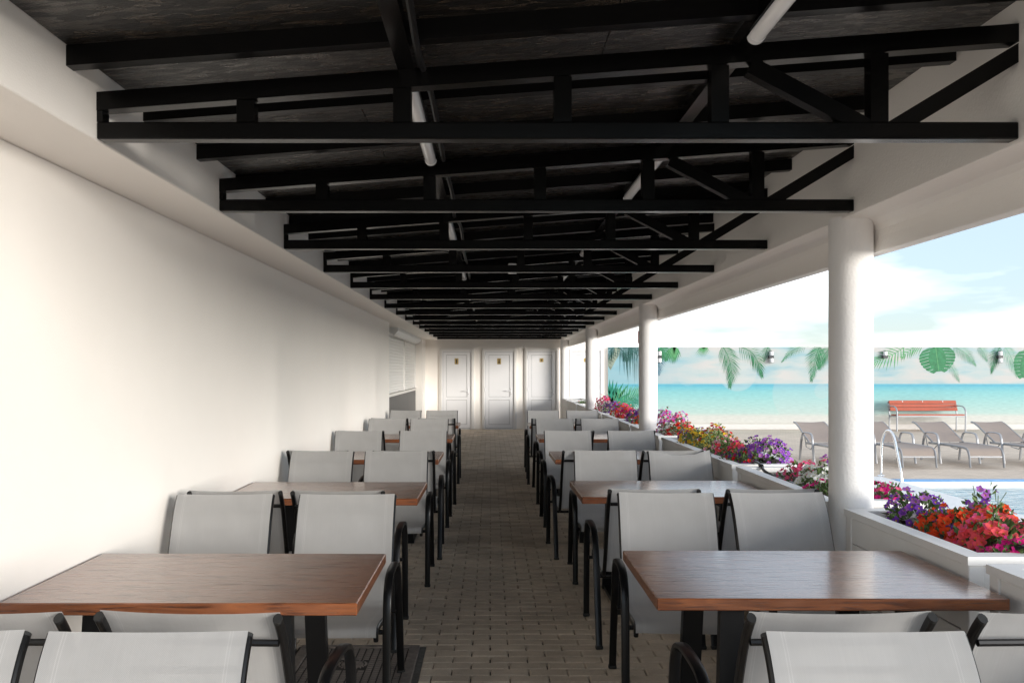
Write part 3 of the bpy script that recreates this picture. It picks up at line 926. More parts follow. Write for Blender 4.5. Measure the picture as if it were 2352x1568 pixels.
# batten lights
def lamp_mesh(length):
    t = thing('batten_light', 'x', 'ceiling light', (0, 0, 0), 0, 'batten lights under the roof purlins')
    o = MB(); o.cbox(-.024, .024, 0.012, length - .012, -.012, 0, .003); o.build('housing', 'lamp_shell', t)
    prof = [(-.027, -.010)] + [(.027 * math.cos(a), -.012 - .024 * math.sin(a)) for a in [math.pi - math.pi * q / 10 for q in range(11)]] + [(.027, -.010)]
    o = MB(); o.prism_y(list(reversed(prof)), 0.03, length - 0.03); o.build('diffuser', 'lamp_lens', t, True)
    for a in (0, length - 0.0295):
        pr2 = [(x * 1.06, z * 1.05 + .0003) for x, z in prof]
        o = MB(); o.prism_y(list(reversed(pr2)), a, a + 0.0295); o.build('end_cap', 'lamp_shell', t, True)
    return t
proto = lamp_mesh(1.23)
first = True
def place_lamp(x, y, label):
    global first
    o = proto if first else copy_tree(proto)
    first = False
    o.location = (x, y, T(x) - 0.001)
    o.rotation_euler = (0, math.atan(-SLOPE) * -0 , 0)
    o['label'] = label
for k in range(7):
    place_lamp(PUR[0], 3.165 + 2.8 * k, 'white batten light on the left roof purlin, %s from the camera' % ORD[k + 1])
for k in range(7):
    place_lamp(PUR[1], 1.77 + 2.8 * k, 'white batten light on the right roof purlin, %s from the camera' % ORD[k + 1])

# corrugated conduits running beside the left purlin
def conduit(name, pts, rad, label):
    pts = smooth_path(pts, 10)
    # resample densely for ribs
    out, sc_ = [], []
    acc = 0
    for a, b in zip(pts[:-1], pts[1:]):
        n = max(1, int((b - a).length / 0.006))
        for i in range(n):
            out.append(a.lerp(b, i / n)); sc_.append(1.0 if (len(out) // 1) % 2 else 0.86)
    o = MB(); o.sweep(out, rad, rad, (1, 0, 0), 7, True, 0, sc_)
    return tag(o.build(name, 'hose', None, True), label, 'conduit')
zc = T(-0.23) - 0.004
conduit('cable_conduit', [(-0.232, 0.2, zc), (-0.235, 1.5, zc - .006), (-0.225, 2.3, zc - .012), (-0.238, 2.9, zc - .006), (-0.225, 3.4, zc), (-0.232, 4.4, zc - .01)], 0.012,
        'black corrugated cable conduit beside the left purlin, near the camera')
conduit('cable_conduit', [(-0.232, 4.7, zc), (-0.225, 5.3, zc - .008), (-0.238, 5.9, zc - .03), (-0.215, 6.5, zc - .004), (-0.232, 7.9, zc - .012), (-0.225, 8.9, zc - .004), (-0.235, 10.2, zc - .01)], 0.012,
        'black corrugated cable conduit beside the left purlin, farther along')
o = MB(); o.cbox(-.04, .04, -.02, .02, -.05, .05, .006)
jb = tag(o.build('junction_box', 'lamp_shell'), 'small grey-white junction box tucked among the roof trusses', 'junction box')
jb.location = (0.216, 8.62, T(0.2) - 0.10)
# dome camera on the right beam
t = thing('security_camera', 'small white dome camera on the beam near the third column', 'camera', (1.84, 17.6, 2.43))
o = MB(); o.lathe([(.06, 0), (.06, .03), (.03, .035)], -.05, 0, 20); o.build('base', 'pvc', t, True)
o = MB(); o.lathe([(.004, -.05), (.028, -.042), (.045, -.02), (.05, -.0005)], -.05, 0, 20); o.build('dome', 'lamp_shell', t, True)
o = MB(); o.cbox(-.05, .008, -.03, .03, .035, .07, .004); o.build('bracket', 'pvc', t)

# ------------------------------------------------------------------ mural wall
MY = 23.20
mw = thing('mural_wall', 'garden wall printed with a tropical beach, sea and palm leaves', 'wall', (3.09, MY, 0))
o = MB(); o.box(0.004, 26, 0.006, 0.24, -0.05, 2.15); o.build('wall', 'render_wall', mw)
o = MB(); o.box(0, 26, 0.0, 0.0055, 0.0, 2.158); o.build('printed_sheet', 'beach_print', mw)
def c5(x, y): return ((2300 + x / 2.351) / 1.7415, (1200 + y / 2.351) / 1.7415)
def c6(x, y): return ((3096 + x / 2.351) / 1.7415, (1200 + y / 2.351) / 1.7415)
def mloc(p):
    x, y = p
    return Vector((PX(x, MY) - 3.09, 0, PZ(y, MY)))
LAYER = [0]
def clampv(v):
    return (max(0.003, v.x), v.y, max(0.02, min(2.154, v.z)))
def frond(name, pts, L0, n, mat_, wid=0.014, ang=(58, 22), droop=0.25, sides=(1, -1), taper=0.55):
    """flat printed palm frond following pts (pixels)"""
    LAYER[0] += 1
    yy = -0.0015 - 0.0004 * (LAYER[0] % 9)
    P = smooth_path([mloc(p) for p in pts], 12)
    mb = MB()
    N = len(P) - 1
    n = int(n * .66)
    for i in range(n):
        t = (i + 0.5) / n
        q = t * N
        a = min(int(q), N - 1)
        c = P[a].lerp(P[a + 1], q - a)
        d = (P[a + 1] - P[a]).normalized()
        for s in sides:
            an = R(ang[0] + (ang[1] - ang[0]) * t) * s + random.uniform(-.05, .05)
            dv = Vector((d.x * math.cos(an) - d.z * math.sin(an), 0, d.x * math.sin(an) + d.z * math.cos(an)))
            ln = L0 * (0.55 + 0.6 * math.sin(math.pi * min(1, t * 0.9 + 0.12))) * (1 - taper * t) * random.uniform(.85, 1.1)
            nv = Vector((-dv.z, 0, dv.x))
            mid = c + dv * ln * 0.45
            tip = c + dv * ln + Vector((0, 0, -droop * ln * 0.4))
            w_ = wid * 0.80 * random.uniform(.8, 1.15)
            vv = [c + nv * w_ * .35, mid + nv * w_ * .6, tip, mid - nv * w_ * .6, c - nv * w_ * .35]
            mb.add([clampv(Vector((p.x, yy, p.z))) for p in vv], [(0, 1, 2, 3, 4)])
    for i in range(N):
        d = (P[i + 1] - P[i]).normalized(); nv = Vector((-d.z, 0, d.x)) * (0.007 * (1 - i / N) + 0.002)
        mb.add([clampv(Vector((p.x, yy - 0.0002, p.z))) for p in (P[i] + nv, P[i + 1] + nv, P[i + 1] - nv, P[i] - nv)], [(0, 1, 2, 3)])
    return mb.build(name, mat_, mw)
def fan(name, centre, tips, mat_, wid=0.03):
    """flat printed fan of blades from a centre to tips (pixels)"""
    LAYER[0] += 1
    yy = -0.0015 - 0.0004 * (LAYER[0] % 9)
    mb = MB()
    c = mloc(centre)
    for p in tips:
        q = mloc(p)
        d = (q - c); nv = Vector((-d.z, 0, d.x)).normalized() * wid * random.uniform(.8, 1.2)
        m1 = c.lerp(q, 0.5); m2 = c.lerp(q, .15)
        mb.add([clampv(Vector((v.x, yy, v.z))) for v in (m2 + nv * .5, m1 + nv * .6, q, m1 - nv * .6, m2 - nv * .5)], [(0, 1, 2, 3, 4)])
    return mb.build(name, mat_, mw)
NF = 'printed_palm_leaf'
# left group: trunk, dark fronds, fan palm below
tk = MB()
tp = smooth_path([mloc(c5(300, 640)), mloc(c5(345, 560)), mloc(c5(385, 500)), mloc(c5(400, 445))], 8)
for i in range(len(tp) - 1):
    d = (tp[i + 1] - tp[i]).normalized(); wv = 0.20 - 0.05 * (i / len(tp)); nv = Vector((-d.z, 0, d.x)) * wv * .55
    tk.add([clampv(Vector((v.x, -0.0012, v.z))) for v in (tp[i] + nv, tp[i + 1] + nv * .98, tp[i + 1] - nv, tp[i] - nv)], [(0, 1, 2, 3)])
    if i % 3 == 1:
        e = d * 0.012
        tk.add([clampv(Vector((v.x, -0.0016, v.z))) for v in (tp[i] + nv, tp[i] + nv + e, tp[i] - nv * .7 + e * 1.6, tp[i] - nv * .7)], [(0, 1, 2, 3)], 1)
tk.build('printed_palm_trunk', ['print_trunk', 'print_trunk_dark'], mw)
frond(NF, [c5(420, 430), c5(520, 470), c5(640, 560), c5(700, 700)], 0.75, 34, 'print_dark', 0.024, (70, 35), 0.5)
frond(NF, [c5(400, 440), c5(460, 490), c5(480, 560)], 0.33, 20, 'print_dark', 0.018)
frond(NF, [c5(370, 440), c5(330, 480), c5(300, 560)], 0.35, 20, 'print_dark', 0.018)
frond(NF, [c5(500, 430), c5(560, 440), c5(640, 450)], 0.45, 24, 'print_dark', 0.026, (85, 60))
fan(NF, c5(335, 1010), [c5(325, 740), c5(358, 742), c5(398, 760), c5(412, 800), c5(455, 775), c5(310, 800), c5(480, 830), c5(505, 790), c5(540, 850)], 'print_teal', 0.075)
fan(NF, c5(330, 1040), [c5(300, 850), c5(345, 830), c5(380, 860), c5(420, 880), c5(460, 900), c5(500, 930), c5(520, 980)], 'print_teal', 0.11)
frond(NF, [c5(380, 1000), c5(480, 900), c5(640, 840)], 0.42, 26, 'print_light', 0.02, (60, 35), 0.0, (1, -1))
frond(NF, [c5(400, 1010), c5(520, 930), c5(640, 910)], 0.38, 22, 'print_teal', 0.024, (55, 35), 0.0)
frond(NF, [c5(420, 1000), c5(500, 960), c5(640, 990)], 0.30, 20, 'print_teal', 0.026, (50, 35), 0.0)
# behind the second column
frond(NF, [c5(740, 440), c5(790, 540), c5(790, 700)], 0.30, 30, 'print_navy', 0.016)
frond(NF, [c5(800, 430), c5(830, 480), c5(860, 560)], 0.32, 26, 'print_green', 0.02)
fan(NF, c5(930, 400), [c5(830 + 17 * i, 540 + 70 * math.sin(math.pi * i / 10)) for i in range(11)], 'print_green', 0.035)
fan(NF, c5(935, 400), [c5(850 + 15 * i, 520 + 80 * math.sin(math.pi * i / 10)) for i in range(11)], 'print_light', 0.022)
fan(NF, c5(1215, 400), [c5(1130 + 14 * i, 480 + 60 * math.sin(math.pi * (i + 2) / 13)) for i in range(11)], 'print_light', 0.020)
# hanging fronds
frond(NF, [c5(1380, 420), c5(1440, 530), c5(1470, 660), c5(1456, 815)], 0.44, 44, 'print_green', 0.017, (52, 18), 0.35)
frond(NF, [c5(1540, 430), c5(1660, 490), c5(1720, 590), c5(1757, 715)], 0.40, 40, 'print_green', 0.016, (60, 15), 0.45)
frond(NF, [c5(1820, 430), c5(1795, 490), c5(1780, 570)], 0.22, 20, 'print_green', 0.012)
frond(NF, [c5(2170, 430), c5(2050, 470), c5(1945, 578)], 0.24, 30, 'print_green', 0.014, (55, 12), 0.3)
frond(NF, [c5(2310, 420), c5(2260, 540), c5(2222, 755)], 0.42, 44, 'print_green', 0.016, (50, 18), 0.3)
frond(NF, [c6(540, 430), c6(470, 520), c6(420, 640)], 0.36, 34, 'print_green', 0.016, (50, 20), 0.3)
frond(NF, [c6(1230, 440), c6(1120, 510), c6(1000, 565), c6(905, 600)], 0.42, 20, 'print_light', 0.034, (60, 30), 0.2)
frond(NF, [c6(1400, 430), c6(1310, 450), c6(1200, 540)], 0.34, 14, 'print_light', 0.030, (60, 30), 0.2)
frond(NF, [c6(1655, 600), c6(1700, 680), c6(1740, 765)], 0.18, 22, 'print_pale', 0.012)
frond(NF, [c6(1680, 430), c6(1800, 500), c6(1893, 608)], 0.30, 34, 'print_pale', 0.013, (55, 15), 0.4)
frond(NF, [c6(1920, 430), c6(1970, 490), c6(2000, 570)], 0.22, 22, 'print_pale', 0.012)
frond(NF, [c6(2130, 430), c6(2075, 540), c6(2046, 680)], 0.32, 30, 'print_green', 0.014, (50, 15), 0.3)
frond(NF, [c6(2170, 430), c6(2240, 560), c6(2285, 712)], 0.34, 36, 'print_pale', 0.014, (50, 15), 0.35)
def monstera(cx, cy, w_, h_, ang):
    """split leaf: lobes either side of a mid rib"""
    LAYER[0] += 1
    yy = -0.0015 - 0.0004 * (LAYER[0] % 9)
    c = mloc((cx, cy))
    mb = MB()
    ca, sa = math.cos(ang), math.sin(ang)
    def W(u, v): return clampv(Vector((c.x + u * ca - v * sa, yy, c.z + u * sa + v * ca)))
    n = 9
    for s in (1, -1):
        for i in range(n):
            t0, t1 = -1 + 2 * i / n, -1 + 2 * (i + 0.84) / n
            def half(t): return w_ * math.sqrt(max(0.02, 1 - t * t * 0.93)) * (1 - .18 * t)
            a, b = half(t0), half(t1)
            dr = -0.12 * h_
            mb.add([W(0.0, -t0 * h_), W(s * .55 * a, -t0 * h_ + dr * .5), W(s * a, -t0 * h_ + dr - .01), W(s * (a + b) * .52, -(t0 + t1) / 2 * h_ + dr * 1.5), W(s * b, -t1 * h_ + dr * 1.4), W(s * .45 * b, -t1 * h_ + dr * .4), W(0.0, -t1 * h_ - .02)],
                   [(0, 1, 2, 3, 4, 5, 6)])
    yy -= 0.0004
    mb.add([W(.50 * w_ * math.cos(2 * math.pi * k / 20), -.1 * h_ + .92 * h_ * math.sin(2 * math.pi * k / 20)) for k in range(20)], [tuple(range(20))])
    for i in range(1):
        yy -= 0.0004
        mb.add([W(-.012, h_), W(.012, h_), W(.006, -h_), W(-.006, -h_)], [(0, 1, 2, 3)], 1)
    return mb.build('printed_monstera_leaf', ['print_green', 'print_light'], mw)
monstera(*c6(1535, 540), 0.46, 0.36, 0.12)
monstera(*c6(2380, 590), 0.34, 0.40, -0.2)

# wall lanterns
def lantern(px, label, half=False):
    t = thing('wall_lantern', label, 'wall lamp', (PX(px, MY), MY - 0.002, 1.90), 0, 'lanterns on the mural wall')
    o = MB(); o.cbox(-.075, .05, -.12, -.004, -.035, .035, .006); o.build('bracket', 'lantern_dark', t)
    for s in ((1,) if half else (1, -1)):
        o = MB(); o.lathe([(.048, s * .0355), (.048, s * .15)] if s > 0 else [(.048, -.15), (.048, -.0355)], 0, -.075, 20)
        gl = o.build('glass', 'lantern_glass', t, True)
        for q in range(3):
            o = MB(); a = s * (.06 + .032 * q); o.lathe([(.051, a - .006), (.053, a), (.051, a + .006)], 0, -.075, 20); o.build('ring', 'lamp_shell', gl, True)
        o = MB(); a = s * .155; o.lathe([(.052, min(a, a - .01 * s)), (.052, max(a, a - .01 * s) + .0006)], 0, -.075, 20); o.build('cap', 'lantern_dark', t, True)
lantern(1514, 'wall lantern half hidden behind the second column')
lantern(1770, 'dark-banded cylindrical wall lantern between the two nearest columns')
lantern(2030.6, 'wall lantern above the bench with only an upper glass', True)
lantern(2294, 'cylindrical wall lantern farthest right on the mural wall')

# ------------------------------------------------------------------ pool
pl = MB()
X0, X1, YA, YB = 5.62, 13.5, 1.5, 12.42
pl.add([(X0, YA, -1.4), (X1, YA, -1.4), (X1, YB, -1.4), (X0, YB, -1.4), (X0, YA, -.002), (X1, YA, -.002), (X1, YB, -.002), (X0, YB, -.002)],
       [(0, 1, 2, 3), (0, 4, 5, 1), (1, 5, 6, 2), (2, 6, 7, 3), (3, 7, 4, 0)])
pl.build('pool_basin', 'pool_tile', kind='structure')
o = MB(); o.add([(X0 + .004, YA + .004, -.10), (X1 - .004, YA + .004, -.10), (X1 - .004, YB - .004, -.10), (X0 + .004, YB - .004, -.10)], [(0, 1, 2, 3)])
o.build('water', 'water', kind='structure')
pc = bpy.data.objects.new('pool_coping', None); C.objects.link(pc); pc['kind'] = 'structure'
o = MB(); o.cbox(5.02, X0 + .03, YA - .3, YB + .36, -.06, .018, .006); o.build('side_coping', 'coping', pc)
o = MB(); o.cbox(X0 + .034, X1 + .3, YB - .015, YB + .10, -.06, .014, .005); o.build('far_coping', 'tile_blue', pc)
o = MB(); o.box(X0 + .034, X1, YB - .030, YB - .016, -.22, -.012); o.build('far_tile_band', 'coping', pc)
# handrail
hr = thing('pool_handrail', 'bent stainless steel handrail at the corner of the pool', 'handrail', (5.66, 12.80, 0))
rp_ = smooth_path([(0, 0, 0.018), (0, -.005, .25), (.006, -.02, .50), (.02, -.10, .655), (.035, -.20, .685), (.05, -.29, .61), (.065, -.36, .40), (.085, -.46, .02), (.10, -.50, -.6)], 8)
o = MB(); o.sweep(rp_, .020, .020, (1, 0, 0), 14); o.build('rail', 'chrome', hr, True)
o = MB(); o.lathe([(.055, .0185), (.055, .028), (.03, .04)], 0, 0, 20); o.build('foot_flange', 'chrome', hr, True)

# ------------------------------------------------------------------ bench
bn = thing('bench', 'red-brown slatted bench with grey metal arms against the mural', 'bench', (PX(2061, 22.35), 22.35, 0))
BW = 1.735
for k, (y, z) in enumerate(((.48, .545), (.515, .635), (.552, .725))):
    o = MB(); o.cbox(.0, BW, -.016, .016, -.042, .042, .004)
    s = o.build('back_slat', 'bench_wood', bn); s.location = (.035, y, z); s.rotation_euler = (R(-20), 0, 0)
    if k == 2:
        for q in (.2, .5, .8):
            o = MB(); o.lathe([(.013, 0), (.013, .004)], 0, 0, 10)
            o.v = [(x + q * BW, -.0205 + z_ , y_ + .01) for x, y_, z_ in o.v]
            o.build('screw', 'screw', s)
for k in range(4):
    o = MB(); o.cbox(0.03, BW - .03, .0 + .108 * k, .095 + .108 * k, .405 - .006 * k, .437 - .006 * k, .004); o.build('seat_slat', 'bench_wood', bn)
for x in (0.0, BW):
    o = MB()
    o.sweep(smooth_path([(x, .02, 0), (x, .01, .40), (x, .02, .52), (x, .09, .60), (x, .22, .635), (x, .56, .635)], 6), .022, .014, (1, 0, 0), 8)
    o.build('arm_leg', 'bench_metal', bn, True)
    o = MB()
    o.sweep([(x + .035, .53, 0), (x + .035, .51, .40), (x + .035, .60, .74)], .020, .016, (1, 0, 0), 8); o.build('rear_leg', 'bench_metal', bn, True)
    o = MB(); o.bar((x, .02, .385), (x + .035, .50, .36), .03, .035); o.build('seat_bearer', 'bench_metal', bn)
o = MB(); o.bar((0.02, .02, .388), (BW - .02, .02, .388), .028, .030); o.build('front_rail', 'bench_metal', bn)

# ------------------------------------------------------------------ sun loungers
def make_lounger():
    t = thing('sun_lounger', 'x', 'sun lounger', (0, 0, 0), 0, 'sun loungers lined up beside the pool')
    hw = .265
    path = smooth_path([(0, -.02, .02), (0, .015, .20), (0, .06, .285), (0, .16, .318), (0, .5, .322), (0, 1.0, .315), (0, 1.32, .305)], 7)
    for s in (-1, 1):
        o = MB(); o.sweep([(s * hw, p.y, p.z) for p in path], .014, .020, (1, 0, 0), 8); o.build('side_rail', 'lounger_frame', t, True)
    # seat fabric follows rails, ends short of the feet
    seat = [p for p in path if p.z > .16 and p.y < 1.25]
    def strip(pts, w_, sag, nx=6):
        mb = MB()
        n = len(pts)
        for p in pts:
            for j in range(nx + 1):
                u = -1 + 2 * j / nx
                mb.v.append((u * w_, p[1] if not hasattr(p, 'y') else p.y, (p[2] if not hasattr(p, 'y') else p.z) - sag * (1 - u * u)))
        for i in range(n - 1):
            for j in range(nx):
                a = i * (nx + 1) + j
                mb.f.append((a, a + 1, a + nx + 2, a + nx + 1)); mb.mi.append(0)
        return mb
    strip([(0, p.y, p.z + .012) for p in seat], hw - .012, .012).build('seat_fabric', 'lounger_fabric', t, True)
    back = smooth_path([(0, 1.20, .325), (0, 1.45, .44), (0, 1.72, .565), (0, 1.86, .615), (0, 1.94, .622)], 6)
    for s in (-1, 1):
        o = MB(); o.sweep([(s * (hw - .005), p.y, p.z) for p in back], .013, .017, (1, 0, 0), 8); o.build('back_rail', 'lounger_frame', t, True)
    strip([(0, p.y, p.z + .012) for p in back], hw - .015, .012).build('back_fabric', 'lounger_fabric', t, True)
    for s in (-1, 1):
        x = s * .325
        arm = smooth_path([(x, .79, 0), (x, .86, .30), (x, .885, .42), (x, .95, .485), (x, 1.15, .492), (x, 1.30, .475), (x, 1.36, .40), (x, 1.40, .30), (x, 1.46, 0)], 6)
        o = MB(); o.sweep(arm, .021, .011, (1, 0, 0), 8); o.build('arm_leg', 'lounger_frame', t, True)
        o = MB(); o.bar((s * .31, .88, .30), (s * hw, .90, .315), .02, .02, (0, 0, 1)); o.build('arm_joint', 'lounger_frame', t)
        o = MB(); o.sweep([(s * .20, 1.62, .50), (s * .20, 1.50, .22), (s * .20, 1.28, .20), (s * .20, 1.12, .30)], .008, .008, (1, 0, 0), 6); o.build('back_prop', 'lounger_frame', t, True)
    for (y, z) in ((.015, .19), (1.22, .305)):
        o = MB(); o.bar((-hw, y, z), (hw, y, z), .02, .022, (0, 0, 1)); o.build('cross_bar', 'lounger_frame', t)
    return t
lg = make_lounger()
LL = ['taupe sun lounger left of the large near column, half hidden by it', 'taupe sun lounger just right of the large near column, behind the handrail',
      'taupe sun lounger fully in view in front of the bench', 'taupe sun lounger at the right edge of the view']
for k, x in enumerate((5.70, 6.74, 7.80, 8.86)):
    o = lg if k == 0 else copy_tree(lg)
    o.location = (x, 13.86 + random.uniform(-.03, .03), 0)
    o.rotation_euler = (0, 0, random.uniform(-.012, .012))
    o['label'] = LL[k]

# ------------------------------------------------------------------ planters
PX0, PX1, PZT = 1.852, 2.40, 0.83
PLANTERS = [(2.0, 3.28), (3.42, 4.60), (4.87, 6.62), (6.76, 9.52), (9.70, 10.66), (10.94, 11.62), (11.74, 13.0), (13.1, 14.62), (14.76, 16.72), (17.02, 18.9), (19.05, 21.2), (21.35, 22.8)]
PL = ['at the lower right corner, cropped by the picture edge', 'with violet, orange and pink flowers beside the nearest table', 'left of the large near column, white flowers and a black hose',
      'long, with yellow, coral and violet flowers', 'short, in front of the second column, with white and red flowers', 'just behind the second column',
      'with purple flowers beyond the second column', 'with pink and red flowers beyond the purple ones', 'with mixed pink flowers before the third column',
      'just past the third column', 'second past the third column', 'nearest the end wall']
def planter(y0, y1, lab):
    t = thing('planter_box', 'white boarded planter box ' + lab, 'planter', (PX0, y0, 0), 0, 'white planter boxes along the open side')
    w_, Ln, h = PX1 - PX0, y1 - y0, PZT
    # rim of four mitred boards
    cwid = 0.075
    ov = 0.008
    for (q0, q1, q2, q3) in (((-ov, -ov), (w_ + ov, -ov), (w_ - cwid, cwid), (cwid, cwid)), ((w_ + ov, -ov), (w_ + ov, Ln + ov), (w_ - cwid, Ln - cwid), (w_ - cwid, cwid)),
                             ((w_ + ov, Ln + ov), (-ov, Ln + ov), (cwid, Ln - cwid), (w_ - cwid, Ln - cwid)), ((-ov, Ln + ov), (-ov, -ov), (cwid, cwid), (cwid, Ln - cwid))):
        o = MB()
        e = 0.0006
        cx = sum(p[0] for p in (q0, q1, q2, q3)) / 4; cy = sum(p[1] for p in (q0, q1, q2, q3)) / 4
        P = [(p[0] + (cx - p[0]) * e, p[1] + (cy - p[1]) * e) for p in (q0, q1, q2, q3)]
        o.add([(x, y, h - .034) for x, y in P] + [(x, y, h) for x, y in P], [(3, 2, 1, 0), (4, 5, 6, 7), (0, 1, 5, 4), (1, 2, 6, 5), (2, 3, 7, 6), (3, 0, 4, 7)])
        o.build('rim', 'planter', t)
    # corner posts
    for (x, y) in ((0, 0), (w_ - .06, 0), (0, Ln - .06), (w_ - .06, Ln - .06)):
        o = MB(); o.cbox(x, x + .06, y, y + .06, 0.0, h - .0345, .003); o.build('corner_post', 'planter', t)
    # boards
    nb = 6
    bh = (h - .036) / nb
    for k in range(nb):
        z0, z1 = k * bh + .002, (k + 1) * bh - .003
        for side in range(4):
            o = MB()
            tp_ = .006
            if side == 0:
                o.cbox(.006, .022, .0605, Ln - .0605, z0, z1, .003)
            elif side == 1:
                o.cbox(w_ - .022, w_ - .006, .0605, Ln - .0605, z0, z1, .003)
            elif side == 2:
                o.cbox(.0605, w_ - .0605, .006, .022, z0, z1, .003)
            else:
                o.cbox(.0605, w_ - .0605, Ln - .022, Ln - .006, z0, z1, .003)
            o.build('board', 'planter', t)
    o = MB(); o.box(.024, w_ - .024, .024, Ln - .024, .02, h - .16); o.build('liner', 'rubber', t)
    # soil: uneven sheet
    o = MB()
    nx, ny = 8, max(8, int(Ln * 14))
    for j in range(ny + 1):
        for i in range(nx + 1):
            o.v.append((.024 + (w_ - .048) * i / nx, .024 + (Ln - .048) * j / ny, h - .062 + random.uniform(-.012, .012)))
    for j in range(ny):
        for i in range(nx):
            a = j * (nx + 1) + i
            o.f.append((a, a + 1, a + nx + 2, a + nx + 1)); o.mi.append(0)
    o.build('soil', 'soil', t, True)
    return t
for (a, b), lab in zip(PLANTERS, PL):
    planter(a, b, lab)

# irrigation hoses
def hose(name, pts, rad, label, clips=()):
    t = thing(name, label, 'hose')
    P = smooth_path(pts, 8)
    o = MB(); o.sweep(P, rad, rad, (0, 0, 1), 8); o.build('pipe', 'hose', t, True)
    for c in clips:
        a = min(int(c * (len(P) - 1)), len(P) - 2)
        d = (P[a + 1] - P[a]).normalized() * .018
        o = MB(); o.sweep([P[a] - d, P[a] + d], rad * 1.7, rad * 1.7, (0, 0, 1), 8); o.build('clip', 'hose', t, True)
zt = PZT
hose('irrigation_hose', [(2.02, 4.3, zt - .05), (2.00, 4.0, zt - .045), (2.03, 3.72, zt - .04), (2.10, 3.50, zt + .012), (2.30, 3.40, zt + .02), (2.55, 3.36, zt - .02)], .011,
     'black irrigation hose leaving the near planter at the right edge', (.62,))
hose('irrigation_hose', [(2.06, 7.15, zt - .04), (2.05, 6.95, zt - .02), (2.03, 6.78, zt + .018), (2.02, 6.62, zt + .016), (2.01, 6.45, zt - .02), (2.06, 6.2, zt - .05), (2.10, 5.6, zt - .06)], .011,
     'black irrigation hose bridging two planters left of the near column', (.55,))

# ------------------------------------------------------------------ flowers
def blossom_mesh(col, n=5):
    mb = MB()
    seg = 20
    mb.v.append((0, 0, -.30))
    for j in range(10):
        th = 2 * math.pi * j / 10
        r = .30 if j % 2 == 0 else .17
        mb.v.append((r * math.cos(th), r * math.sin(th), -.10))
    for j in range(seg):
        th = 2 * math.pi * j / seg
        r = .90 + .13 * math.cos(5 * th) + random.uniform(-.03, .03)
        mb.v.append((r * math.cos(th), r * math.sin(th), .06 + .07 * math.cos(5 * th + .5) + random.uniform(-.05, .05)))
    for j in range(10):
        mb.f.append((0, 1 + j, 1 + (j + 1) % 10)); mb.mi.append(1)
        k = 11 + 2 * j
        mb.f.append((1 + j, k, k + 1)); mb.mi.append(0)
        mb.f.append((1 + j, k + 1, 1 + (j + 1) % 10)); mb.mi.append(0)
        mb.f.append((1 + (j + 1) % 10, k + 1, 11 + (2 * j + 2) % seg)); mb.mi.append(0)
    return mb
BL = {c: [blossom_mesh(c) for _ in range(3)] for c in PET}
BLM = {c: [m.mesh('blossom', ['petal_' + c, 'throat_' + c], True) for m in ms] for c, ms in BL.items()}
def plant(x, y, rx, ry, rz, cols, n, label, single, nleaf=260, size=.021, leaf='leaf', stalks=0):
    z0 = PZT - .065
    rz *= .9
    t = thing('petunia_plant', label, 'flower', (x, y, z0), 0, 'petunias in the planter boxes')
    lm = MB()
    def surf(k):
        u = random.random() * 2 * math.pi
        c = random.random() ** 0.75
        zz = c
        rr = math.sqrt(max(0, 1 - zz * zz))
        lump = 1 + .10 * math.sin(3 * u + x * 9) + .08 * math.sin(5 * u + 7 * zz + y * 5)
        p = Vector((rx * rr * math.cos(u) * lump * k, ry * rr * math.sin(u) * lump * k, .02 + rz * zz * lump * k))
        nrm = Vector((rr * math.cos(u) / rx, rr * math.sin(u) / ry, zz / rz)).normalized()
        return p, nrm
    for i in range(nleaf):
        p, nn = surf(random.uniform(.60, .97))
        d = (nn + Vector((random.uniform(-1, 1), random.uniform(-1, 1), random.uniform(-.2, .9)))).normalized()
        s = d.cross(Vector((random.uniform(-1, 1), random.uniform(-1, 1), random.uniform(-1, 1)))).normalized()
        ln = random.uniform(.022, .042) * (size / .021); wd = ln * .26
        up = d.cross(s) * ln * .14
        lm.add([tuple(p), tuple(p + d * ln * .5 + s * wd - up), tuple(p + d * ln), tuple(p + d * ln * .5 - s * wd - up)], [(0, 1, 2), (0, 2, 3)])
    for i in range(stalks):
        p, nn = surf(1.0)
        lm.sweep([tuple(p), tuple(p + Vector((random.uniform(-.03, .03), random.uniform(-.03, .03), .05)))], .002, .002, (1, 0, 0), 4, False)
    lm.build('foliage', leaf, t, kind='stuff')
    jb_ = {}
    for i in range(int(n * 2.0)):
        p, nn = surf(random.uniform(.97, 1.07))
        c = random.choices([q[0] for q in cols], [q[1] for q in cols])[0]
        d = (nn * 1.0 + Vector((-.25, -.75, .35)) * random.uniform(.2, .9) + Vector((random.uniform(-1, 1), random.uniform(-1, 1), random.uniform(-1, 1))) * .33).normalized()
        q = d.to_track_quat('Z', 'Y') @ Vector((0, 0, 1)).rotation_difference(Vector((0, 0, 1)))
        sc_ = size * .93 * random.uniform(.8, 1.18)
        M = Matrix.Translation(p) @ q.to_matrix().to_4x4() @ Matrix.Rotation(random.uniform(0, 6.28), 4, 'Z') @ Matrix.Diagonal((sc_, sc_ * random.uniform(.82, 1), sc_, 1))
        vi = random.randrange(3)
        if single:
            o = bpy.data.objects.new('blossom', BLM[c][vi]); C.objects.link(o); o.parent = t; o.matrix_basis = M
        else:
            m = jb_.setdefault(c, MB()); b = BL[c][vi]
            off = len(m.v)
            m.v.extend([tuple(M @ Vector(v)) for v in b.v]); m.f.extend([tuple(k + off for k in f) for f in b.f]); m.mi.extend(b.mi)
    for c, m in jb_.items():
        m.build(c + '_blossoms', ['petal_' + c, 'throat_' + c], t, True, kind='stuff')
    return t
P1 = True
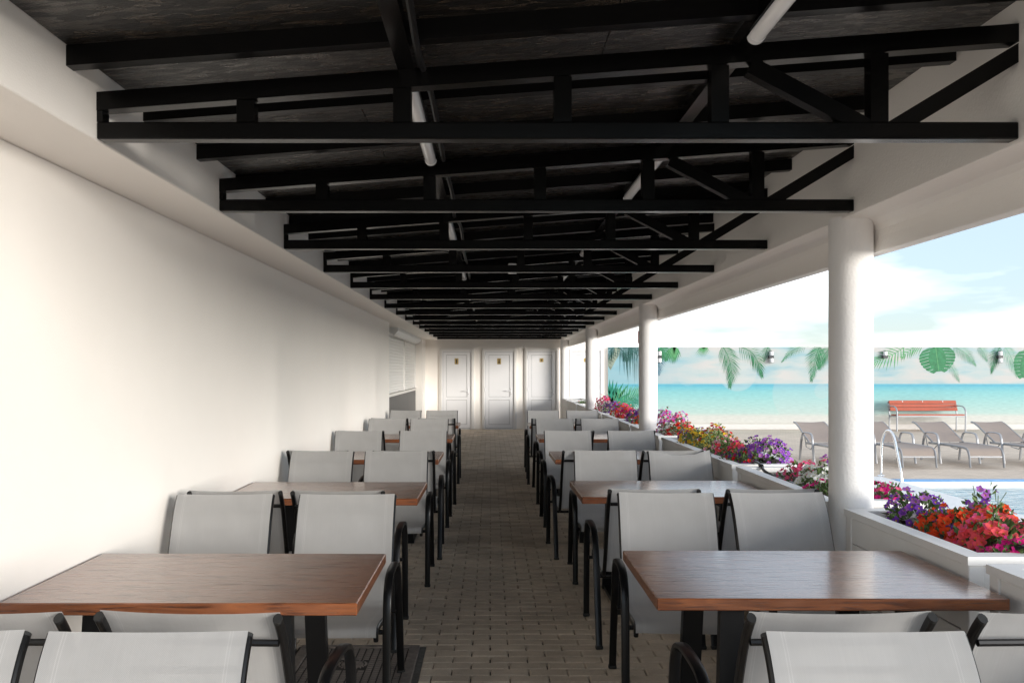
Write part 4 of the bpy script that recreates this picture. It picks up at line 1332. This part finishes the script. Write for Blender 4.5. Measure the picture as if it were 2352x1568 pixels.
# nearest planters
plant(2.12, 4.36, .15, .17, .17, [('violet', 5), ('lilac', 2)], 46, 'violet petunia with yellow throats at the foot of the near column', P1, 300, .023)
plant(2.30, 4.12, .09, .09, .24, [('lilac', 3), ('violet', 2)], 13, 'tall lilac petunia stems standing up behind the orange flowers', P1, 120, .023, 'leaf', 8)
plant(2.10, 4.04, .14, .14, .14, [('orange', 6), ('red', 1)], 48, 'bright orange-red petunia between violet and coral ones', P1, 240, .022)
plant(2.27, 3.98, .12, .16, .16, [('orange', 4), ('coral', 3)], 34, 'orange and coral petunia at the outer rim, behind the orange-red one', P1, 200, .022)
plant(2.14, 3.76, .15, .15, .14, [('coral', 6), ('pink', 2)], 52, 'coral pink petunia near the end of the near planter', P1, 240, .025)
plant(2.30, 3.66, .12, .15, .16, [('pink', 4), ('coral', 3), ('magenta', 1)], 36, 'pink petunia at the right picture edge', P1, 180, .024)
plant(2.12, 3.55, .12, .08, .09, [('magenta', 6), ('pink', 1)], 30, 'magenta petunia by the hose at the near planter end', P1, 150, .022)
plant(2.12, 2.7, .2, .45, .10, [('magenta', 3), ('coral', 3)], 24, 'petunia in the cropped planter at lower right', False, 120)
# second planter (left of column)
plant(2.05, 5.30, .15, .26, .10, [('magenta', 6)], 26, 'magenta petunia in front of the white ones', P1, 320, .020)
plant(2.12, 5.62, .15, .16, .17, [('white', 8)], 58, 'white petunia cushion left of the near column', P1, 180, .024)
plant(2.10, 5.92, .16, .12, .16, [('pink', 5), ('coral', 1)], 32, 'pink petunia behind the white ones', P1, 200, .021)
plant(2.28, 5.85, .12, .22, .20, [('lilac', 5), ('pink', 2)], 36, 'lilac petunia at the outer rim behind the white ones', P1, 200, .021)
plant(2.28, 5.1, .12, .2, .12, [('magenta', 5), ('pink', 2)], 26, 'magenta petunia seen just right of the near column', P1, 160, .021)
# third planter
plant(2.22, 7.12, .20, .30, .23, [('violet', 5), ('lilac', 4)], 90, 'large violet petunia cushion above the black hose', P1, 420, .0215)
plant(2.02, 7.15, .13, .22, .13, [('red', 5), ('purple', 2)], 22, 'dark red petunia at the near end of the long planter', P1, 260, .020)
plant(2.08, 7.55, .16, .20, .17, [('coral', 4), ('magenta', 2), ('pink', 2)], 40, 'coral and magenta petunia beside the violet cushion', P1, 260, .021)
plant(2.12, 7.95, .18, .18, .17, [('pale_pink', 5), ('red', 1)], 30, 'pale pink petunia in the middle of the long planter', False, 300, .020)
plant(2.15, 8.40, .22, .26, .23, [('yellow', 4), ('red', 2)], 34, 'green bushy petunia with few red and yellow flowers', False, 620, .020, 'leaf_pale')
plant(2.03, 8.78, .15, .20, .19, [('yellow', 7)], 46, 'yellow petunia spilling over the long planter', False, 420, .020, 'leaf_pale')
plant(2.26, 8.85, .13, .26, .23, [('magenta', 2), ('yellow', 2), ('red', 2)], 36, 'tall mixed petunia at the outer rim behind the yellow one', False, 300, .019)
plant(2.12, 9.20, .16, .16, .18, [('purple', 5), ('lilac', 2)], 34, 'dark purple petunia at the far end of the long planter', False, 220, .020)
# fourth
plant(2.14, 9.90, .18, .15, .19, [('red', 6), ('orange', 2)], 44, 'red petunia at the near end of the short planter', False, 240, .021)
plant(2.10, 10.16, .17, .13, .18, [('white', 7), ('pale_pink', 1)], 44, 'white petunia in the short planter before the second column', False, 180, .022)
plant(2.12, 10.40, .17, .13, .20, [('magenta', 4), ('lilac', 2), ('orange', 2)], 50, 'magenta and orange petunia beside the second column', False, 200, .021)
plant(2.26, 10.56, .12, .14, .27, [('lilac', 4), ('pink', 4)], 40, 'tall lilac pink petunia right of the second column', False, 180, .021)
plant(2.22, 11.30, .15, .28, .30, [('lilac', 5), ('magenta', 2)], 56, 'lilac petunia behind the second column', False, 200, .021)
# beyond second column
plant(2.05, 11.98, .15, .18, .16, [('orange', 6)], 34, 'orange petunia just left of the second column', False, 240, .020)
plant(2.12, 12.55, .18, .34, .24, [('purple', 4), ('violet', 4)], 100, 'big dark purple petunia beyond the second column', False, 420, .021)
plant(2.10, 13.40, .17, .24, .22, [('magenta', 3), ('coral', 3), ('orange', 2)], 90, 'red and pink petunia beyond the dark purple one', False, 260, .021)
plant(2.10, 14.15, .17, .30, .24, [('coral', 3), ('orange', 4), ('magenta', 2)], 90, 'orange and coral petunia farther along the boxes', False, 260, .021)
plant(2.10, 15.15, .17, .26, .24, [('violet', 4), ('purple', 2), ('white', 1)], 80, 'violet petunia two boxes before the third column', False, 260, .021)
plant(2.10, 15.75, .17, .26, .22, [('white', 3), ('pale_pink', 2), ('magenta', 1)], 70, 'whitish mixed petunia near the third column', False, 240, .021)
plant(2.10, 16.35, .17, .28, .30, [('pink', 4), ('coral', 2), ('magenta', 3)], 90, 'pink petunia heap in front of the third column', False, 240, .022)
plant(2.05, 19.6, .14, .3, .10, [('pink', 1)], 4, 'sparse plant beyond the third column', False, 120, .022)

# ------------------------------------------------------------------ manhole cover
mh = thing('manhole_cover', 'square dark manhole cover with raised grid in the pavers', 'manhole cover', ((MH[0] + MH[1]) / 2, (MH[2] + MH[3]) / 2, 0))
hx = (MH[1] - MH[0]) / 2; hy = (MH[3] - MH[2]) / 2
o = MB(); o.box(-hx - .02, hx + .035, -hy - .01, hy + .012, -.05, -.006); o.build('bed', 'broken_mortar', mh)
o = MB()
for q in ((-hx, -hx + .055, -hy, hy), (hx - .055, hx, -hy, hy), (-hx + .0552, hx - .0552, hy - .04, hy), (-hx + .0552, hx - .0552, -hy, -hy + .04)):
    o.cbox(q[0], q[1], q[2], q[3], -.02, .010, .003)
o.build('frame', 'cast_iron', mh)
o = MB(); o.box(-hx + .056, hx - .056, -hy + .041, hy - .041, -.02, .001); o.build('plate', 'plate_dark', mh)  # recessed plate, darker in colour than the raised squares
sm = MB(); sm.cbox(-.0155, .0155, -.0112, .0112, -.003, .0022, .0012)
SQ = sm.mesh('raised_square', 'cast_iron')
nx, ny = 14, 18
for i in range(nx):
    for j in range(ny):
        x = -hx + .078 + (2 * hx - .156) * i / (nx - 1); y = -hy + .06 + (2 * hy - .12) * j / (ny - 1)
        if abs(x) < .085 and abs(y - .02) < .07: continue
        put('raised_square', SQ, mh, (x, y, .002))
em = thing_ = None
o = MB()
o.lathe([(.058, .0025), (.058, .006), (.05, .0075)], 0, .02, 24)
badge = o.build('badge', 'cast_iron', mh, True)
o = MB()
for k in range(22):
    a = 2 * math.pi * k / 22
    if k in (5, 6, 16, 17): continue
    c = Vector((.072 * math.cos(a), .02 + .066 * math.sin(a), .0052)); d = Vector((math.cos(a), math.sin(a), 0))
    o.bar(c - d * .006, c + d * .006, random.choice((.003, .007, .005)), .006)
o.build('raised_marks', 'cast_iron', badge)

# ------------------------------------------------------------------ tables
def make_table():
    t = thing('dining_table', 'x', 'table', (0, 0, 0), 0, 'wooden tables in two rows')
    o = MB(); o.cbox(-.615, .615, -.41, .41, .712, .755, .0035)
    o.build('tabletop', 'table_wood', t)
    for s in (-1, 1):
        for q in (-1, 1):
            o = MB(); o.bar((s * .325, q * .29, .711), (s * .350, q * .33, .0), .085, .045, (0, 1, 0)); o.build('leg', 'table_metal', t)
        o = MB(); o.box(s * .325 - .04, s * .325 + .04, -.265, .265, .672, .7115); o.build('top_rail', 'table_metal', t)
        o = MB(); o.box(s * .350 - .035, s * .350 + .035, -.305, .305, .004, .035); o.build('foot_rail', 'table_metal', t)
    return t
TBL = {'left': [3.02, 5.48, 7.86, 10.20, 12.69], 'right': [3.08, 5.55, 7.88, 10.22, 12.62]}
tb = make_table()
ft = True
for side, cx in (('left', -1.066), ('right', 1.190)):
    for k, y in enumerate(TBL[side]):
        o = tb if ft else copy_tree(tb)
        ft = False
        o.location = (cx + random.uniform(-.012, .012), y + .41, 0)
        o.rotation_euler = (0, 0, random.uniform(-.006, .006))
        o['label'] = 'reddish wooden table, %s from the camera in the %s row' % ('nearest' if k == 0 else ORD[k + 1], side)

# ------------------------------------------------------------------ armchairs
def make_chair(sag=False):
    t = thing('armchair', 'x', 'chair', (0, 0, 0), 0, 'grey mesh armchairs at the tables')
    HX = .288
    # seat / back line in the side plane (y forward, z up)
    line = [(.352, .375), (.360, .405), (.335, .428), (.25, .425), (.05, .402), (-.10, .388), (-.165, .405), (-.205, .47), (-.265, .62), (-.330, .775), (-.372, .85), (-.415, .905)]
    P = smooth_path([(0, y, z) for y, z in line], 6)
    for s in (-1, 1):
        Q = []
        for i, p in enumerate(P):
            tan = (P[min(i + 1, len(P) - 1)] - P[max(i - 1, 0)]).normalized()
            Q.append(Vector((s * .243, p.y, p.z)) - Vector((0, abs(tan.z), abs(tan.y))) * .0185)
        Q = Q[:-1]
        o = MB(); o.sweep(Q, .0115, .015, (1, 0, 0), 10, sq=.75); o.build('side_rail', 'chair_metal', t, True)
        e = Q[-1]; d = (Q[-1] - Q[-3]).normalized()
        o = MB(); o.sweep([(s * .243, (e + d * .0005).y, (e + d * .0005).z), (s * .243, (e + d * .010).y, (e + d * .010).z)], .0125, .016, (1, 0, 0), 10)
        o.build('end_cap', 'rubber', t, True)
        # hoop: front leg, arm, rear leg
        x = s * HX
        hoop = smooth_path([(x, .335, .008), (x, .325, .22), (x, .312, .44), (x, .292, .545), (x, .245, .605), (x, .17, .628), (x, .05, .630), (x, -.06, .618), (x, -.125, .580), (x, -.165, .51), (x, -.235, .30), (x, -.325, .008)], 5)
        o = MB(); o.sweep(hoop, .019, .0105, (1, 0, 0), 12, sq=.55); o.build('arm_leg', 'chair_metal', t, True)
        for q in (hoop[0], hoop[-1]):
            o = MB(); o.cbox(x - .021, x + .021, q.y - .014, q.y + .014, 0.0, .02, .004); o.build('foot_cap', 'rubber', t)
    nx = 8
    pts = P[2:]
    mb = MB()
    acc = 0
    uvs = []
    n = len(pts)
    for i, p in enumerate(pts):
        if i: acc += (p - pts[i - 1]).length
        tt = i / (n - 1)
        tan = (pts[min(i + 1, n - 1)] - pts[max(i - 1, 0)]).normalized()
        nn = Vector((0, -tan.z, tan.y))
        if nn.z < 0 and tt < .4: nn = -nn
        for j in range(nx + 1):
            u = -1 + 2 * j / nx
            hol = .010 * (1 - u * u)
            v = Vector((u * .246, p.y, p.z)) - Vector((0, abs(nn.y), abs(nn.z))) * hol * 1.0
            if sag and tt > .62:
                k = (tt - .62) / .38
                v += -tan * (.045 * k * (1 - u * u) ** 1.2) + Vector((0, .016 * (1 - u * u) * math.sin(k * 3.1), 0))
                v.z += .004 * math.sin(9 * u + 3 * k) * k
            mb.v.append(tuple(v)); uvs.append((u * .232, acc))
    for i in range(n - 1):
        for j in range(nx):
            a = i * (nx + 1) + j
            mb.f.append((a, a + 1, a + nx + 2, a + nx + 1)); mb.mi.append(0)
    me = mb.mesh('sling', 'sling', True)
    ul = me.uv_layers.new(name='UVMap')
    for lp in me.loops:
        ul.data[lp.index].uv = uvs[lp.vertex_index]
    put('sling', me, t)
    # cross bars
    for (y, z) in ((.27, .385), (-.15, .365)):
        o = MB(); o.sweep([(-HX + .008, y, z), (HX - .008, y, z)], .011, .011, (0, 0, 1), 8); o.build('cross_bar', 'chair_metal', t, True)
    i = len(P) - 9
    o = MB(); o.sweep([(-.236, P[i].y - .034, P[i].z - .014), (.236, P[i].y - .034, P[i].z - .014)], .010, .010, (0, 0, 1), 8); o.build('top_bar', 'chair_metal', t, True)
    return t
CH = make_chair()
CHS = make_chair(True)
used = {CH: False, CHS: False}
def chair(x, top, facing, label, src=CH):
    o = src if not used[src] else copy_tree(src)
    used[src] = True
    if facing == 'camera':
        o.location = (x, top - .415, 0); o.rotation_euler = (0, 0, math.pi + random.uniform(-.05, .05))
    else:
        o.location = (x, top + .415, 0); o.rotation_euler = (0, 0, random.uniform(-.05, .05))
    o['label'] = label
# measured centres of the back tops (pixels in a 2352 px wide picture): near pair, far pair
LEFT = [((None, 452), (525, 799)), ((521, 777), (739, 913)), ((733, 924), (828, 973)), ((827, 974), (888.5, 986)), ((897, 1003), (931, 1017))]
RIGHT = [((1926, None), (1520, 1816)), ((1502, 1794), (1386, 1557)), ((1358, 1540), (1304, 1450)), ((1308, 1453), (1276, 1375.5)), ((1265, 1365), (1246.5, 1336))]
def near_top(f): return f - .72
def far_top(f): return f + 1.60
for side, data in (('left', LEFT), ('right', RIGHT)):
    sg = -1 if side == 'left' else 1
    edge = 'wall side' if side == 'left' else 'planter side'
    for k, ((a, b), (c, d)) in enumerate(data):
        f = TBL[side][k]
        for (px, top, fac, outer) in ((a, near_top(f), 'table', side == 'left'), (b, near_top(f), 'table', side == 'right'),
                                      (c, far_top(f), 'camera', side == 'left'), (d, far_top(f), 'camera', side == 'right')):
            if k == 0 and fac == 'table': top = 2.37
            x = PX(px, top) if px else (-1.46 if side == 'left' else 1.62)
            x = max(-1.385, min(1.535, x))
            nm = 'nearest' if k == 0 else ORD[k + 1]
            sagging = side == 'right' and k == 1 and fac == 'camera' and outer
            lab = 'grey mesh armchair %s at the %s %s-row table, %s' % ('facing us' if fac == 'camera' else 'seen from behind', nm, side, edge if outer else 'aisle side')
            if sagging:
                lab = 'grey armchair whose mesh back sags at the top, second right-row table, planter side'
            chair(x, top, fac, lab, CHS if sagging else CH)
    # chairs of the table under the camera, only their tops in view
t0 = 2.19
chair(PX(346, t0), t0, 'camera', 'grey mesh armchair facing us at the bottom left edge, front-most on the aisle side')
chair(-1.385, t0, 'camera', 'grey mesh armchair at the lower left corner, only a sliver in view')
chair(PX(1988, t0), t0, 'camera', 'grey mesh armchair facing us at the bottom right edge, front-most')
